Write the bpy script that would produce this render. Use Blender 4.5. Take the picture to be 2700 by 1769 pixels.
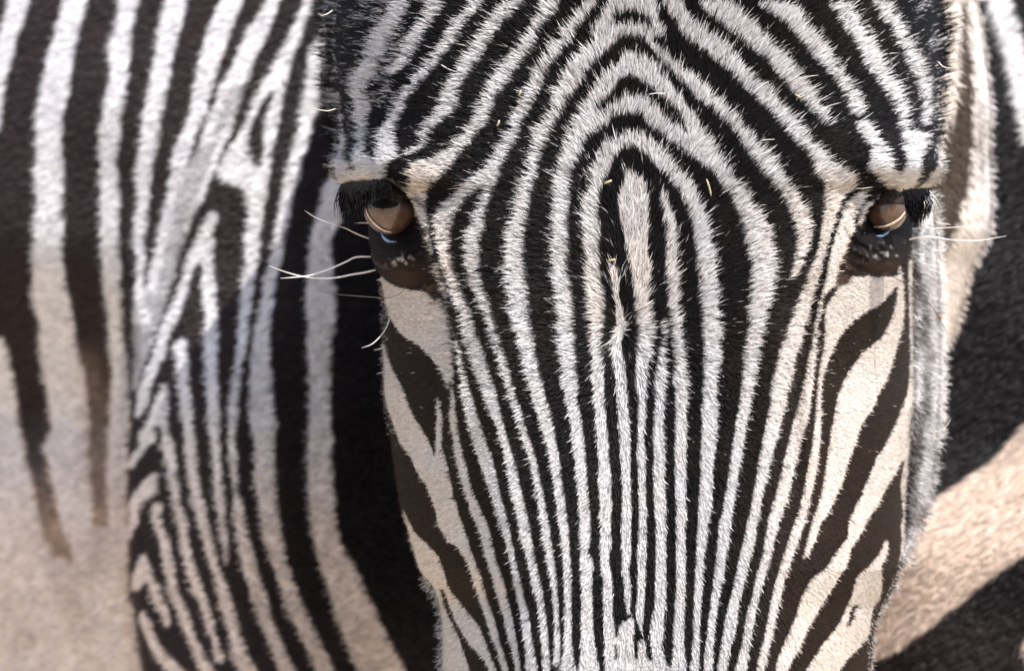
import bpy, math, random, re
import numpy as np
from mathutils import Vector

for o in list(bpy.data.objects): bpy.data.objects.remove(o)
S = bpy.context.scene
R = math.radians

# ---------------------------------------------------------------- camera
DIST = 4.0                        # metres from the lens to the forehead
FRAME_W = 0.47                    # width of the picture at the forehead, metres
cam_d = bpy.data.cameras.new('camera'); cam = bpy.data.objects.new('camera', cam_d)
S.collection.objects.link(cam); S.camera = cam
cam.location = (0, -DIST, 0); cam.rotation_euler = (R(90), 0, 0)
cam_d.sensor_width = 36; cam_d.lens = 36 * DIST / FRAME_W
cam_d.clip_start = 0.1; cam_d.clip_end = 200
cam_d.dof.use_dof = True; cam_d.dof.focus_distance = DIST + 0.020; cam_d.dof.aperture_fstop = 10.0

# ---------------------------------------------------------------- light
SUN = Vector((0.38, -0.32, 0.87)).normalized()     # towards the sun
W = bpy.data.worlds.new('World'); S.world = W; W.use_nodes = True
nt = W.node_tree
sky = nt.nodes.new('ShaderNodeTexSky'); sky.sky_type = 'NISHITA'; sky.sun_disc = False
sky.sun_elevation = math.asin(SUN.z); sky.sun_rotation = math.atan2(SUN.x, SUN.y)
sky.air_density = 1.0; sky.dust_density = 2.0
bg = nt.nodes['Background']; bg.inputs['Strength'].default_value = 0.15
nt.links.new(sky.outputs[0], bg.inputs[0])
sl = bpy.data.lights.new('sun', 'SUN'); so = bpy.data.objects.new('sun', sl); S.collection.objects.link(so)
sl.energy = 4.4; sl.angle = R(0.5); sl.color = (1.0, 0.95, 0.88)
so.rotation_euler = SUN.to_track_quat('Z', 'Y').to_euler(); so.location = (1, 0, 3)
S.view_settings.view_transform = 'Standard'; S.view_settings.look = 'None'
S.view_settings.exposure = 0.78; S.view_settings.gamma = 1.0
S.cycles.max_bounces = 8; S.cycles.diffuse_bounces = 5; S.cycles.transmission_bounces = 5
S.cycles.use_denoising = True

# ---------------------------------------------------------------- coat pattern
# Stripe outlines of the coat.  Each stripe is a list of cross-sections, measured
# on a study sheet (letter = sheet with its own origin and scale): "row:left-right"
# or "x,y>x,y" for slanted sections.
SHEETS = {'A':(800,0,3.897),'B':(1400,0,3.897),'C':(2000,0,3.897),'D':(800,400,3.897),
 'E':(1300,350,3.897),'F':(1900,350,3.897),'G':(900,700,3.897),'H':(1400,700,3.897),
 'I':(1950,700,3.897),'J':(980,1050,3.897),'K':(1500,1050,3.897),'L':(1950,1050,3.897),
 'M':(1050,1369,3.897),'N':(1550,1369,3.897),'O':(2000,1369,3.897),'P':(1000,0,1.4933),
 'Q':(840,0,2.24),'R':(1600,0,1.4933),'T':(1000,330,2.987),'U':(2300,0,3.355),
 'V':(1350,130,3.733),'W':(1150,0,3.733),'Y':(840,240,3.733),'Z':(2300,400,1.3433),
 'a':(0,0,2.598),'b':(0,585,2.598),'c':(0,1169,2.598),'#':(0,0,1.0)}

FACE_WHITE = [
# centre line fork and arches
"E 410:1400-1450 500:1340-1540 600:1310-1590 700:1290-1600 800:1290-1600 900:1300-1600 1000:1330-1600 1100:1350-1590 1200:1350-1590 1300:1370-1600 H 0:1000-1240 100:1030-1240 200:1040-1215 300:1050-1210 400:1060-1220 500:1065-1230 600:1080-1240 700:1085-1245 800:1080-1240 900:1070-1230 1000:1065-1200 1100:1070-1185 1200:1075-1190 1300:1085-1185 K 0:710-790 100:700-790 200:705-785 400:700-770 600:695-785 800:710-785 1000:715-790 1200:720-800 N 0:525-600 200:515-605 400:505-600 600:510-590 800:500-585 1000:495-570 1100:525-560 1170:542-558",
"E 590:1690-1720 700:1700-1790 800:1720-1830 900:1740-1850 1000:1760-1870 1200:1765-1890 1364:1760-1885 H 200:1375-1505 300:1390-1510 400:1395-1515 500:1410-1525 600:1425-1540 700:1430-1545 800:1440-1550 900:1455-1560 1000:1460-1580 1100:1455-1590 1200:1450-1610 1300:1480-1615 K 0:1085-1225 100:1090-1205 200:1085-1210 400:1080-1205 600:1080-1205 800:1085-1200 1000:1090-1200 1200:1095-1205 N 0:895-1010 200:905-1005 400:905-1005 600:905-1005 800:895-1000 1000:885-990 1200:870-990 1400:865-1000 1500:845-1010 1559:820-1010",
# arch 1 with both legs
"K 1559:325-440 1400:330-435 1200:320-440 1000:315-440 800:305-435 600:300-420 400:285-405 200:270-385 0:265-375 H 1300:645-765 1200:640-760 1100:630-755 1000:640-755 900:630-750 800:625-745 700:620-755 600:615-765 500:600-770 400:590-765 300:590-760 200:580-745 0:560-720 E 1200:950-1100 940,1000>1120,1020 930,800>1090,830 980,560>1120,600 1030,350>1180,440 1110,170>1250,290 1250,60>1320,190 1430,10>1440,180 1600,50>1560,230 1720,150>1650,330 1850,320>1750,430 1980,450>1860,560 2100,650>1950,720 2180,830>2010,880 2220,1050>2050,1080 2260,1230>2070,1250 2280,1400>2085,1400 H 200:1900>1720 300:1915>1715 400:1925>1735 500:1930>1745 600:1935>1755 700:1940>1755 800:1935>1760 900:1940>1765 1000:1930>1765 1100:1900>1765 1200:1910>1760 1300:1910>1755 K 0:1510>1370 100:1525>1350 200:1525>1360 400:1515>1360 600:1495>1345 800:1475>1345 1000:1470>1335 1200:1455>1325 N 0:1245>1130 200:1225>1115 400:1195>1105 600:1185>1100 800:1170>1085 1000:1155>1080 1200:1145>1075 1400:1145>1060 1559:1150>1040",
"N 0:132-237 200:142-237 400:132-227 500:142-237 600:152-252 800:157-262 1000:162-262 1150:167-280 1300:170-290 1559:170-300" ,
# arches 2+3 outer leg left, right leg
"M 1559:1850-2075 1400:1870-2045 1200:1875-2015 1000:1880-2005 800:1885-2000 600:1880-1995 400:1870-2000 350:1875-1965 200:1870-1980 0:1865-1980 J 1100:2130-2240 900:2110-2225 700:2095-2210 600:2085-2205 500:2065-2200 400:2050-2185 300:2045-2165 200:2035-2155 100:2020-2140 0:1990-2110 H 1300:350-500 1200:335-490 1100:325-480 1000:315-475 900:305-470 800:300-465 700:285-465 600:290-455 500:275-450 400:265-445 300:255-440 200:245-425 100:235-410 0:240-400 E 1200:620-790 1000:630-790 800:630-790 600:640-800 400:660-840 300:690-880 200:725-935 V 896:545-745 800:590-860",
"V 560,860>740,896 600,760>810,845 640,680>880,790 680,590>900,700 740,490>830,620 810,380>900,520 870,290>960,470 930,230>1000,430 1000,170>1040,360 1100,70>1090,305 1200,60>1160,290 1344,110>1240,320 R 200,270>180,360 230,310>225,430 260,340>260,480 300,400>300,530 350,470>320,580 400,540>370,650 450,620>430,700 500,700>462,770 F 600:260>70 700:310>110 800:370>140 900:430>180 1000:490>210 1100:510>230 1200:540>250 1364:555>285 I 100:355>90 200:350>100 300:320>85 400:297>75 450:270>50 500:265>70 600:240>65 700:220>55 800:200>45 900:185>35 1000:175>25 1100:165>15 1200:145>10 K 0:1875>1755 200:1840>1720 400:1805>1690 600:1775>1655 800:1740>1635 1000:1710>1595 1200:1675>1565 N 0:1475>1350 200:1455>1330 400:1420>1315 600:1395>1290 800:1345>1265 1000:1320>1240 1200:1300>1215 1400:1285>1195 1559:1290>1190",
"V 850,720>800,850 900,650>880,800 960,580>960,740 1060,530>1000,680 1100,470>1120,650 1200,470>1200,650 1344,500>1344,690 R 150,395>150,480 200,430>220,540 250,490>290,600 300,520>330,625 340,560>370,650",
# arch 4
"M 1559:1655-1835 1400:1690-1805 1200:1705-1785 1000:1705-1785 800:1705-1785 600:1700-1785 400:1690-1775 200:1670-1760 0:1645-1745 J 1100:1900-1995 1000:1885-1990 900:1870-1970 800:1860-1955 700:1845-1945 600:1820-1930 500:1805-1910 400:1775-1895 300:1745-1875 200:1720-1860 100:1685-1835 0:1655-1800 G 1200:1920-2075 1100:1895-2055 1000:1870-2040 900:1860-2010 800:1840-2005 700:1815-1985 600:1775-1960 500:1750-1955 400:1730-1950 300:1705-1935 200:1705-1925 0:1700-1900 E 800:220-380 700:250-400 600:280-420 500:300-450 400:340-480 300:370-490 200:390-530 100:420-570 V 800:240-400 700:320-480 600:380-520 500:400-580 400:430-660 300:480-720 200:530-770 100:610-850 50:660-920 B 400:690-920 870,290>950,400 960,280>1050,390 1100,285>1150,420 1200,290>1230,500 R 180,160>200,230 220,200>250,280 270,250>290,325 330,290>340,385 400,350>400,430 450,400>440,470 F 0:290>130 100:380>190 200:470>250 300:560>320 400:620>400 500:680>480 600:740>570 700:820>640 800:880>690 900:920>720 1000:930>745 1100:915>765 1200:870>755 1300:830>740 1400:800>710 1500:740>688 1545:700>685",
"B -60:800-1310 20:800-1290 70:790-1290 130:760-1310 200:710-1330 300:650-1340 400:600-1400",
# arch 5
"M 1500:1580-1655 1400:1600-1665 1200:1605-1665 1000:1600-1655 800:1590-1645 600:1560-1630 400:1525-1605 200:1495-1575 0:1465-1545 J 1100:1710-1790 1000:1700-1770 900:1675-1750 800:1655-1730 700:1640-1710 600:1610-1690 500:1570-1660 400:1550-1620 300:1515-1590 200:1480-1560 100:1465-1540 0:1425-1495 G 1200:1685-1770 1100:1660-1740 1000:1635-1715 900:1605-1680 800:1580-1655 700:1545-1630 600:1510-1600 500:1490-1570 400:1445-1540 300:1400-1500 200:1355-1475 100:1330-1450 0:1300-1440 D 1000:1670-1830 900:1680-1840 800:1700-1860 T 800:735-835 700:765-850 600:805-880 550:840-900 500:868-915 450:800-940 400:770-960 300:870-1000 200:930-1040 100:1000-1100 0:1040-1130 V 700:0-140 600:60-190 500:110-240 400:140-300 300:200-340 200:240-390 100:320-450 B 460:230-400 330:330-480 200:420-570 100:500-640 30:560-700 0:590-720",
"D 1500:1540-1670 1400:1510-1630 1300:1480-1600 1200:1440-1560 1100:1410-1540 1000:1390-1530 900:1370-1530 800:1350-1530 700:1355-1550 600:1390-1620 T 650:480-660 600:545-690 550:600-740 500:650-800 450:690-940 400:760-960",
"G 0:1060-1170 100:1080-1190 200:1120-1225 300:1160-1275 400:1190-1320 500:1225-1340 600:1250-1375 700:1275-1410 800:1290-1450 900:1320-1480 1000:1345-1510 1100:1380-1540 1200:1430-1570 1300:1455-1600 J 0:1155-1300 100:1200-1320 200:1235-1345 300:1290-1370 400:1310-1400 500:1345-1430 600:1365-1460 700:1385-1490 800:1405-1510 900:1425-1530 1000:1440-1555 1100:1465-1575 M 0:1230-1345 200:1260-1375 400:1320-1415 600:1360-1460 800:1415-1495 1000:1445-1525 1200:1465-1545 1400:1485-1560 1559:1480-1570",
"R 0:290>205 80:330>250 400,130>310,160 460,170>370,200 520,230>430,250 570,300>500,310 640,350>560,370 690,410>620,430 740,465>660,475 F 0:870>650 100:940>750 200:1060>860 300:1140>920 370:1230>940 450:1380>970 500:1395>1020 560:1385>1045 600:1345>1052 650:1260>1052 700:1232>1050 800:1198>1045 900:1172>1030 1000:1148>1020 1100:1122>1010 1200:1090>985 1300:1060>950 1400:1040>900 1500:1015>860 I 100:830>690 200:790>640 300:760>600 400:735>560 500:705>525 600:675>490 700:650>460 800:620>420 900:590>395 1000:560>370 1100:540>345 1200:510>325 1300:485>305 K 0:2240>2065 200:2190>2030 400:2145>1995 600:2085>1950 800:2040>1925 1000:1990>1885 1200:1950>1850 N 0:1745>1640 200:1720>1600 400:1665>1550 600:1625>1510 800:1570>1460 1000:1540>1410 1200:1500>1380 1400:1450>1345 1559:1430>1320",
# left outer ones
"W 0:1020-1240 100:1040-1200 200:970-1130 300:930-1050 400:860-1010 500:790-960 600:690-870 700:620-810 800:540-730 896:490-650 T 0:730-850 50:690-810 100:650-760 150:600-720 200:530-690 250:430-640 300:270-600 350:242-560 400:235-500 450:245-450 500:240-400 550:255-388 D 500:1130-1280 600:1125-1280 700:1180-1300 800:1225-1312 900:1255-1315 1000:1290-1335 1100:1312-1372 1200:1335-1410 1300:1380-1432 G 200:1020-1080 300:1060-1100 400:1095-1120 500:1125-1145 600:1145-1165 700:1165-1185 800:1185-1215 900:1195-1240 1000:1210-1260 1100:1220-1285 1200:1230-1310 1300:1240-1335 J 0:935-1050 100:960-1075 200:980-1100 300:1005-1135 400:1030-1165 500:1060-1200 600:1090-1240 700:1120-1265 800:1155-1290 900:1195-1310 1000:1225-1335 1100:1260-1355 M 0:1030-1130 200:1090-1165 400:1140-1210 600:1185-1255 800:1220-1300 1000:1255-1350 1200:1285-1375 1400:1310-1415 1559:1310-1440",
"W 0:720-920 100:600-810 200:530-720 300:450-620 400:400-560 500:310-490 600:260-440 700:210-360 800:140-290 Y 200:1150-1350 300:1080-1240 400:1020-1150 500:990-1085 550:950-1050 600:880-980 625:860-920",
"W 0:380-500 100:310-440 200:210-340 300:130-260 400:80-220 500:10-130 Q 400:620-700 500:530-610 Y 0:830-960 100:780-890 200:720-850 300:690-790 400:600-770 450:580-760 500:590-780 600:570-810 660:560-790 700:400-720 780:200-680 860:160-680",
"Q 0:650-770 100:620-710 200:545-640 300:490-590 380:450-530 450:400-440",
"Q 0:440-550 100:400-500 200:320-450 300:290-400 400:240-350 500:210-300 Y 0:330-440 100:350-530 200:370-520 300:380-510 400:380-490 500:380-470 600:350-480 700:330-560 800:160-600",
"Y 0:140-210 100:160-220 200:180-230 300:190-240 400:205-250 500:200-290 600:160-275 700:140-310 800:150-620 860:155-680",
"D 200:318-860 270:320-862 300:340-810 340:395-600",
"D 860,285>870,262 900,335>930,300 1000,420>1040,370 1090,520>1150,420 1125,600>1250,500",
# left cheek
"J 1080:288-292 1200:330-360 1300:358-405 1400:385-470 1500:410-560 M 200:115-240 400:180-425 500:205-460 600:280-492 700:400-525 800:500-600 900:530-680 1000:570-760 1100:610-840 1200:670-880 1300:740-920 1400:850-955 1559:940-1020",
"M 640:330-345 750:380-440 850:425-490 950:440-545 1100:450-600 1250:455-645 1400:458-690 1559:455-750",
"G 800:412-436 900:425-475 1000:425-510 1100:430-545 1200:430-600 1300:430-655 J 0:140-360 100:158-400 200:200-450 300:232-510 400:270-570 500:320-620 600:395-645 700:440-785 800:490-805 900:560-830 1000:600-845 1100:640-880 1200:665-905 1300:680-945 1400:740-975 1500:810-1005 M 100:440-675 200:500-710 300:620-745 400:690-785 500:730-820 600:760-860 700:790-885 800:830-915 900:865-950 1000:895-985 1100:920-1010 1200:955-1035 1300:1000-1060 1400:1035-1100 1559:1070-1140",
"J -19:670-680 0:665-700 100:670-715 200:668-730 300:665-730 400:660-725 500:656-725 600:655-760 700:640-785",
"G 1000:1115-1150 1100:1120-1160 1200:1130-1165 1300:1130-1160 J 0:820-860 100:810-865 200:805-880 300:815-890 400:835-905 500:845-925 600:860-950 700:885-980 800:910-1000 900:935-1030 1000:965-1065 1100:1000-1110 1200:1030-1150 M 0:785-905 200:855-960 400:905-1010 600:970-1075 800:1025-1125 1000:1080-1175 1200:1125-1210 1400:1180-1245 1559:1205-1260",
"G 95:402-412 140:405-450 180:408-500 240:415-680 290:425-960 380:450-1050 450:470-1085 530:492-1108 620:550-1125 730:640-1135 800:760-1148 880:860-1150 970:940-1150 1060:1010-1130 1150:1050-1115 1230:1080-1108 1300:1095-1102",
# right side of the face
"N 1559:1630>1500 1400:1650>1545 1200:1680>1595 1000:1720>1620 800:1760>1680 600:1820>1720 400:1870>1780 200:1920>1815 L 1243:416>290 1000:500>365 800:550>415 600:600>460 400:640>510 200:700>560 I 1300:740>630 1200:755>650 1100:760>670 1000:770>690 900:785>710 800:790>735 700:795>745 600:805>760 500:825>785 400:845>800 300:880>830 200:985>860 100:1010>890 0:1035>900 F 1300:1250>1110 1200:1300>1130 1100:1330>1165 1050:1350>1175 1000:1385>1185 900:1370>1220 800:1395>1245 700:1460>1290 650:1480>1370 610:1470>1400",
"R 345,10>490,10 430,90>560,80 500,140>610,130 570,200>665,190 640,260>715,235 700,340>755,285 760,400>795,340 810,450>840,410 850,490>870,455 880,503>888,498",
"R 580,10>720,10 640,60>770,60 700,100>800,110 760,170>850,160 820,240>890,230 870,290>930,290 910,340>970,350 935,390>1000,400 945,430>1012,435 950,455>1012,460",
"C 1240:980-1080 1300:990-1170 1400:1040-1230 1500:1110-1280 F 0:1440-1590 100:1500-1650 200:1530-1700 300:1500-1745 380:1495-1775 430:1560-2050 500:1640-2015 560:1690-1990 600:1740-1900",
"R 860,10>950,10 900,70>980,60 940,130>1020,120 980,190>1060,190 1010,250>1090,250 1050,310>1120,310 1090,370>1150,360 1120,420>1170,420 1140,480>1182,480 1150,530>1185,525",
"R 1030,10>1100,10 1080,80>1130,60 1120,140>1170,130 1160,220>1200,190 1190,290>1250,290 1215,350>1262,350 1225,430>1270,440 1225,500>1265,500",
"R 520:1148-1262 560:1155-1260 590:1160-1248 F 0:1820-2120 100:1840-2110 200:1870-2080 300:1885-2060 400:1870-2060 480:1700-2025 560:1700-1995",
"F 100:2205-2225 200:2218-2270 300:2232-2290 370:2220-2290 400:2170-2290 450:2140-2270 500:2105-2240 550:2050-2180 585:2000-2080",
"F 1590,725>1570,700 1650,665>1620,640 1750,625>1720,595 1850,625>1840,595 1950,595>1930,570 2050,592>2030,570 2150,575>2140,550 2250,545>2230,520",
"F 700:1490-1590 760:1430-1560 830:1410-1520 900:1390-1490 960:1385-1440",
# right cheek
"I 110:1120-1610 200:1020-1612 300:960-1540 400:895-1440 500:870-1270 600:870-1140 700:870-1060 800:865-990 900:850-945 1000:825-900 1100:812-870 1200:800-850 1300:795-840 L 0:790-835 200:775-835 400:750-830 600:720-810 800:680-780 1000:640-735 1200:590-690 N 0:2130-2235 200:2060-2170 400:1995-2100 600:1940-2030 800:1885-1985 1000:1850-1935 1200:1810-1895 1400:1755-1845 1559:1725-1815",
"I 0:1630-1665 170:1612-1680 300:1615-1690 400:1595-1690 500:1570-1690 600:1530-1680 700:1480-1660 800:1380-1630 900:1250-1600 1000:1180-1570 1100:1110-1540 1200:1060-1490 1300:1020-1440 L 0:1005-1410 100:980-1370 200:965-1300 300:940-1240 400:925-1210 500:915-1180 600:900-1140 700:885-1100 800:870-1080 900:850-1040 1000:830-990 1100:800-950 1200:765-900 O 0:550-665 200:500-590 350:462-510 430:440-448",
"I -60:1728-1790 0:1730-1830 100:1730-1825 240:1728-1762 300:1738-1768 500:1740-1775 700:1748-1790 900:1752-1800 1100:1745-1815 1300:1720-1780 L 0:1700-1778 100:1660-1770 200:1625-1760 300:1580-1750 400:1530-1740 500:1480-1730 600:1410-1700 700:1370-1640 800:1330-1590 900:1280-1520 1000:1250-1470 1100:1190-1420 1200:1150-1350 O 0:925-1120 100:920-1080 200:905-1020 300:820-955 400:750-930 500:690-890 600:540-820 700:490-770 800:435-700 900:405-640 1000:380-580 1100:330-520 1200:290-480 1300:245-430 1400:205-370 1559:155-300",
"I 100:1770-1830 300:1790-1838 500:1812-1850 700:1830-1870 900:1850-1890",
"L 400:1735-1745 500:1728-1765 600:1700-1775 700:1685-1775 800:1665-1770 900:1655-1775 1000:1660-1775 1100:1670-1785 1200:1680-1795 O 0:1470-1610 200:1465-1600 350:1455-1560 450:1450-1550",
"O 210:1300-1330 300:1260-1335 400:1200-1300 500:1100-1260 600:1000-1270 700:970-1270 800:950-1245 900:900-1185 1000:860-1160 1100:800-1150 1200:720-1125 1300:640-1050 1400:580-950 1559:470-820",
"H 0:800-860 100:810-890 200:830-905 300:850-905 400:870-935 500:870-950 600:870-990 700:830-960 800:815-930 900:830-945 1000:845-965 1100:860-970 1200:870-985 1300:875-995 K 0:490-605 200:505-620 400:515-630 600:530-635 800:540-635 1000:545-640 1200:540-645 N 0:340-445 200:345-445 400:348-440 500:345-417 600:360-432 700:370-445 800:377-445 900:392-437 980:405-455",
"H 545:1338-1368 620:1330-1372 700:1328-1370 800:1320-1360 900:1300-1365 1000:1290-1375 1100:1275-1380 1200:1265-1385 1300:1265-1370 K 0:880-985 100:870-980 200:865-970 400:860-975 600:865-985 800:865-985 1000:870-990 1200:880-1000 N 0:690-805 200:690-805 400:690-805 600:690-805 800:685-800 900:680-800 1000:655-790 1200:635-780 1300:650-765 1400:660-785 1559:650-850",
# pale muzzle patch at the bottom of the nose bridge
"N 1000:410-470 1100:310-480 1200:300-470 1300:300-475 1400:290-480 1559:280-560",
"N 1230:520-590 1300:515-600 1400:505-610 1559:490-780",
"M 1250:455-640 1559:455-745",
]
FACE_DARK = [
"B 860,290>850,180 930,285>940,150 1020,262>1020,140 1110,275>1110,145 1190,290>1180,180 1240,330>1230,235",
"B 640,150>700,190 600,250>690,240 560,330>650,300 520,400>590,380",
"B 20:1270-1310 100:1290-1360 200:1320-1450 300:1340-1500",
"V 1160,290>1100,470 1060,320>1060,520 1000,430>990,560 930,520>900,640 850,600>850,700",
"R 60,325>70,375 120,335>120,370 180,365>180,395 240,410>240,440 290,470>290,505 310,515>318,525",
"E 1620:1650-1700 560:1640-1700 700:1620-1710 800:1600-1730 1000:1600-1750",
"N 330:325-345 500:322-345 600:340-360 700:350-370 800:355-375 900:378-395 1000:395-412 1080:382-395",
"N 300:238-300 500:232-292 600:262-302 800:258-312 900:255-322 1000:265-318 1100:280-312 1190:295-310",
"N 1280:275-305 1380:280-305 1440:285-300",
"H 0:860-1000 100:895-1025 200:905-1035 300:905-1045 400:930-1060 500:955-1065 600:985-1080 700:965-1085 800:940-1080",
"H 0:715-800 100:730-810 200:745-830 300:760-850 400:765-870 600:765-860 700:755-830 850:745-820",
"M 700:430-445 800:455-500 900:480-530 1000:520-570 1100:575-620 1200:620-680 1300:655-745 1400:690-850 1559:745-930",
"I 240:1762-1768 300:1770-1790 400:1775-1812 600:1785-1832 800:1800-1842 1000:1812-1848",
"Y 500:285-400 600:265-350 700:290-330 780:345-365 800:360-375",
"Y 440:505-560 500:495-560 600:490-550 700:535-560",
"O 850:1005-1030 950:940-980 1030:930-965 1100:880-910",
"D 1165,480>1190,475 1190,530>1220,520 1210,560>1235,555",
"D 330:420-860 360:400-930 420:395-1000 500:390-1080 600:385-1120 700:400-1150 800:640-1200 900:660-1230 1000:670-1270 1100:680-1300 1180:710-1310 1250:780-1290 1300:840-1270 1350:900-1230 1400:1010-1200",
"F 730:1600-1760 690:1680-2000 640:1800-2060 620:1940-2130 700:1590-2040 800:1500-1980 900:1470-1930 1000:1430-1925 1100:1340-1925 1200:1295-1920 1300:1285-1880 1400:1340-1800 1450:1420-1720 1480:1560-1640",
"F 690:1480-1500 760:1415-1440 850:1395-1415 930:1375-1400 1000:1385-1400",
"F 1480:1240-1330 1400:1240-1345 1559:1195-1300",
"I 0:1030-1180 80:1040-1160 150:1050-1120",
"G -100:830-1030 0:870-960 60:880-955 G 200:905-965 300:925-985 370:955-1000",
"F 580:2060-2140 700:1925-1935 900:1925-1975 1100:1935-2030 1300:1975-2045 1559:2000-2060",
]
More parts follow.
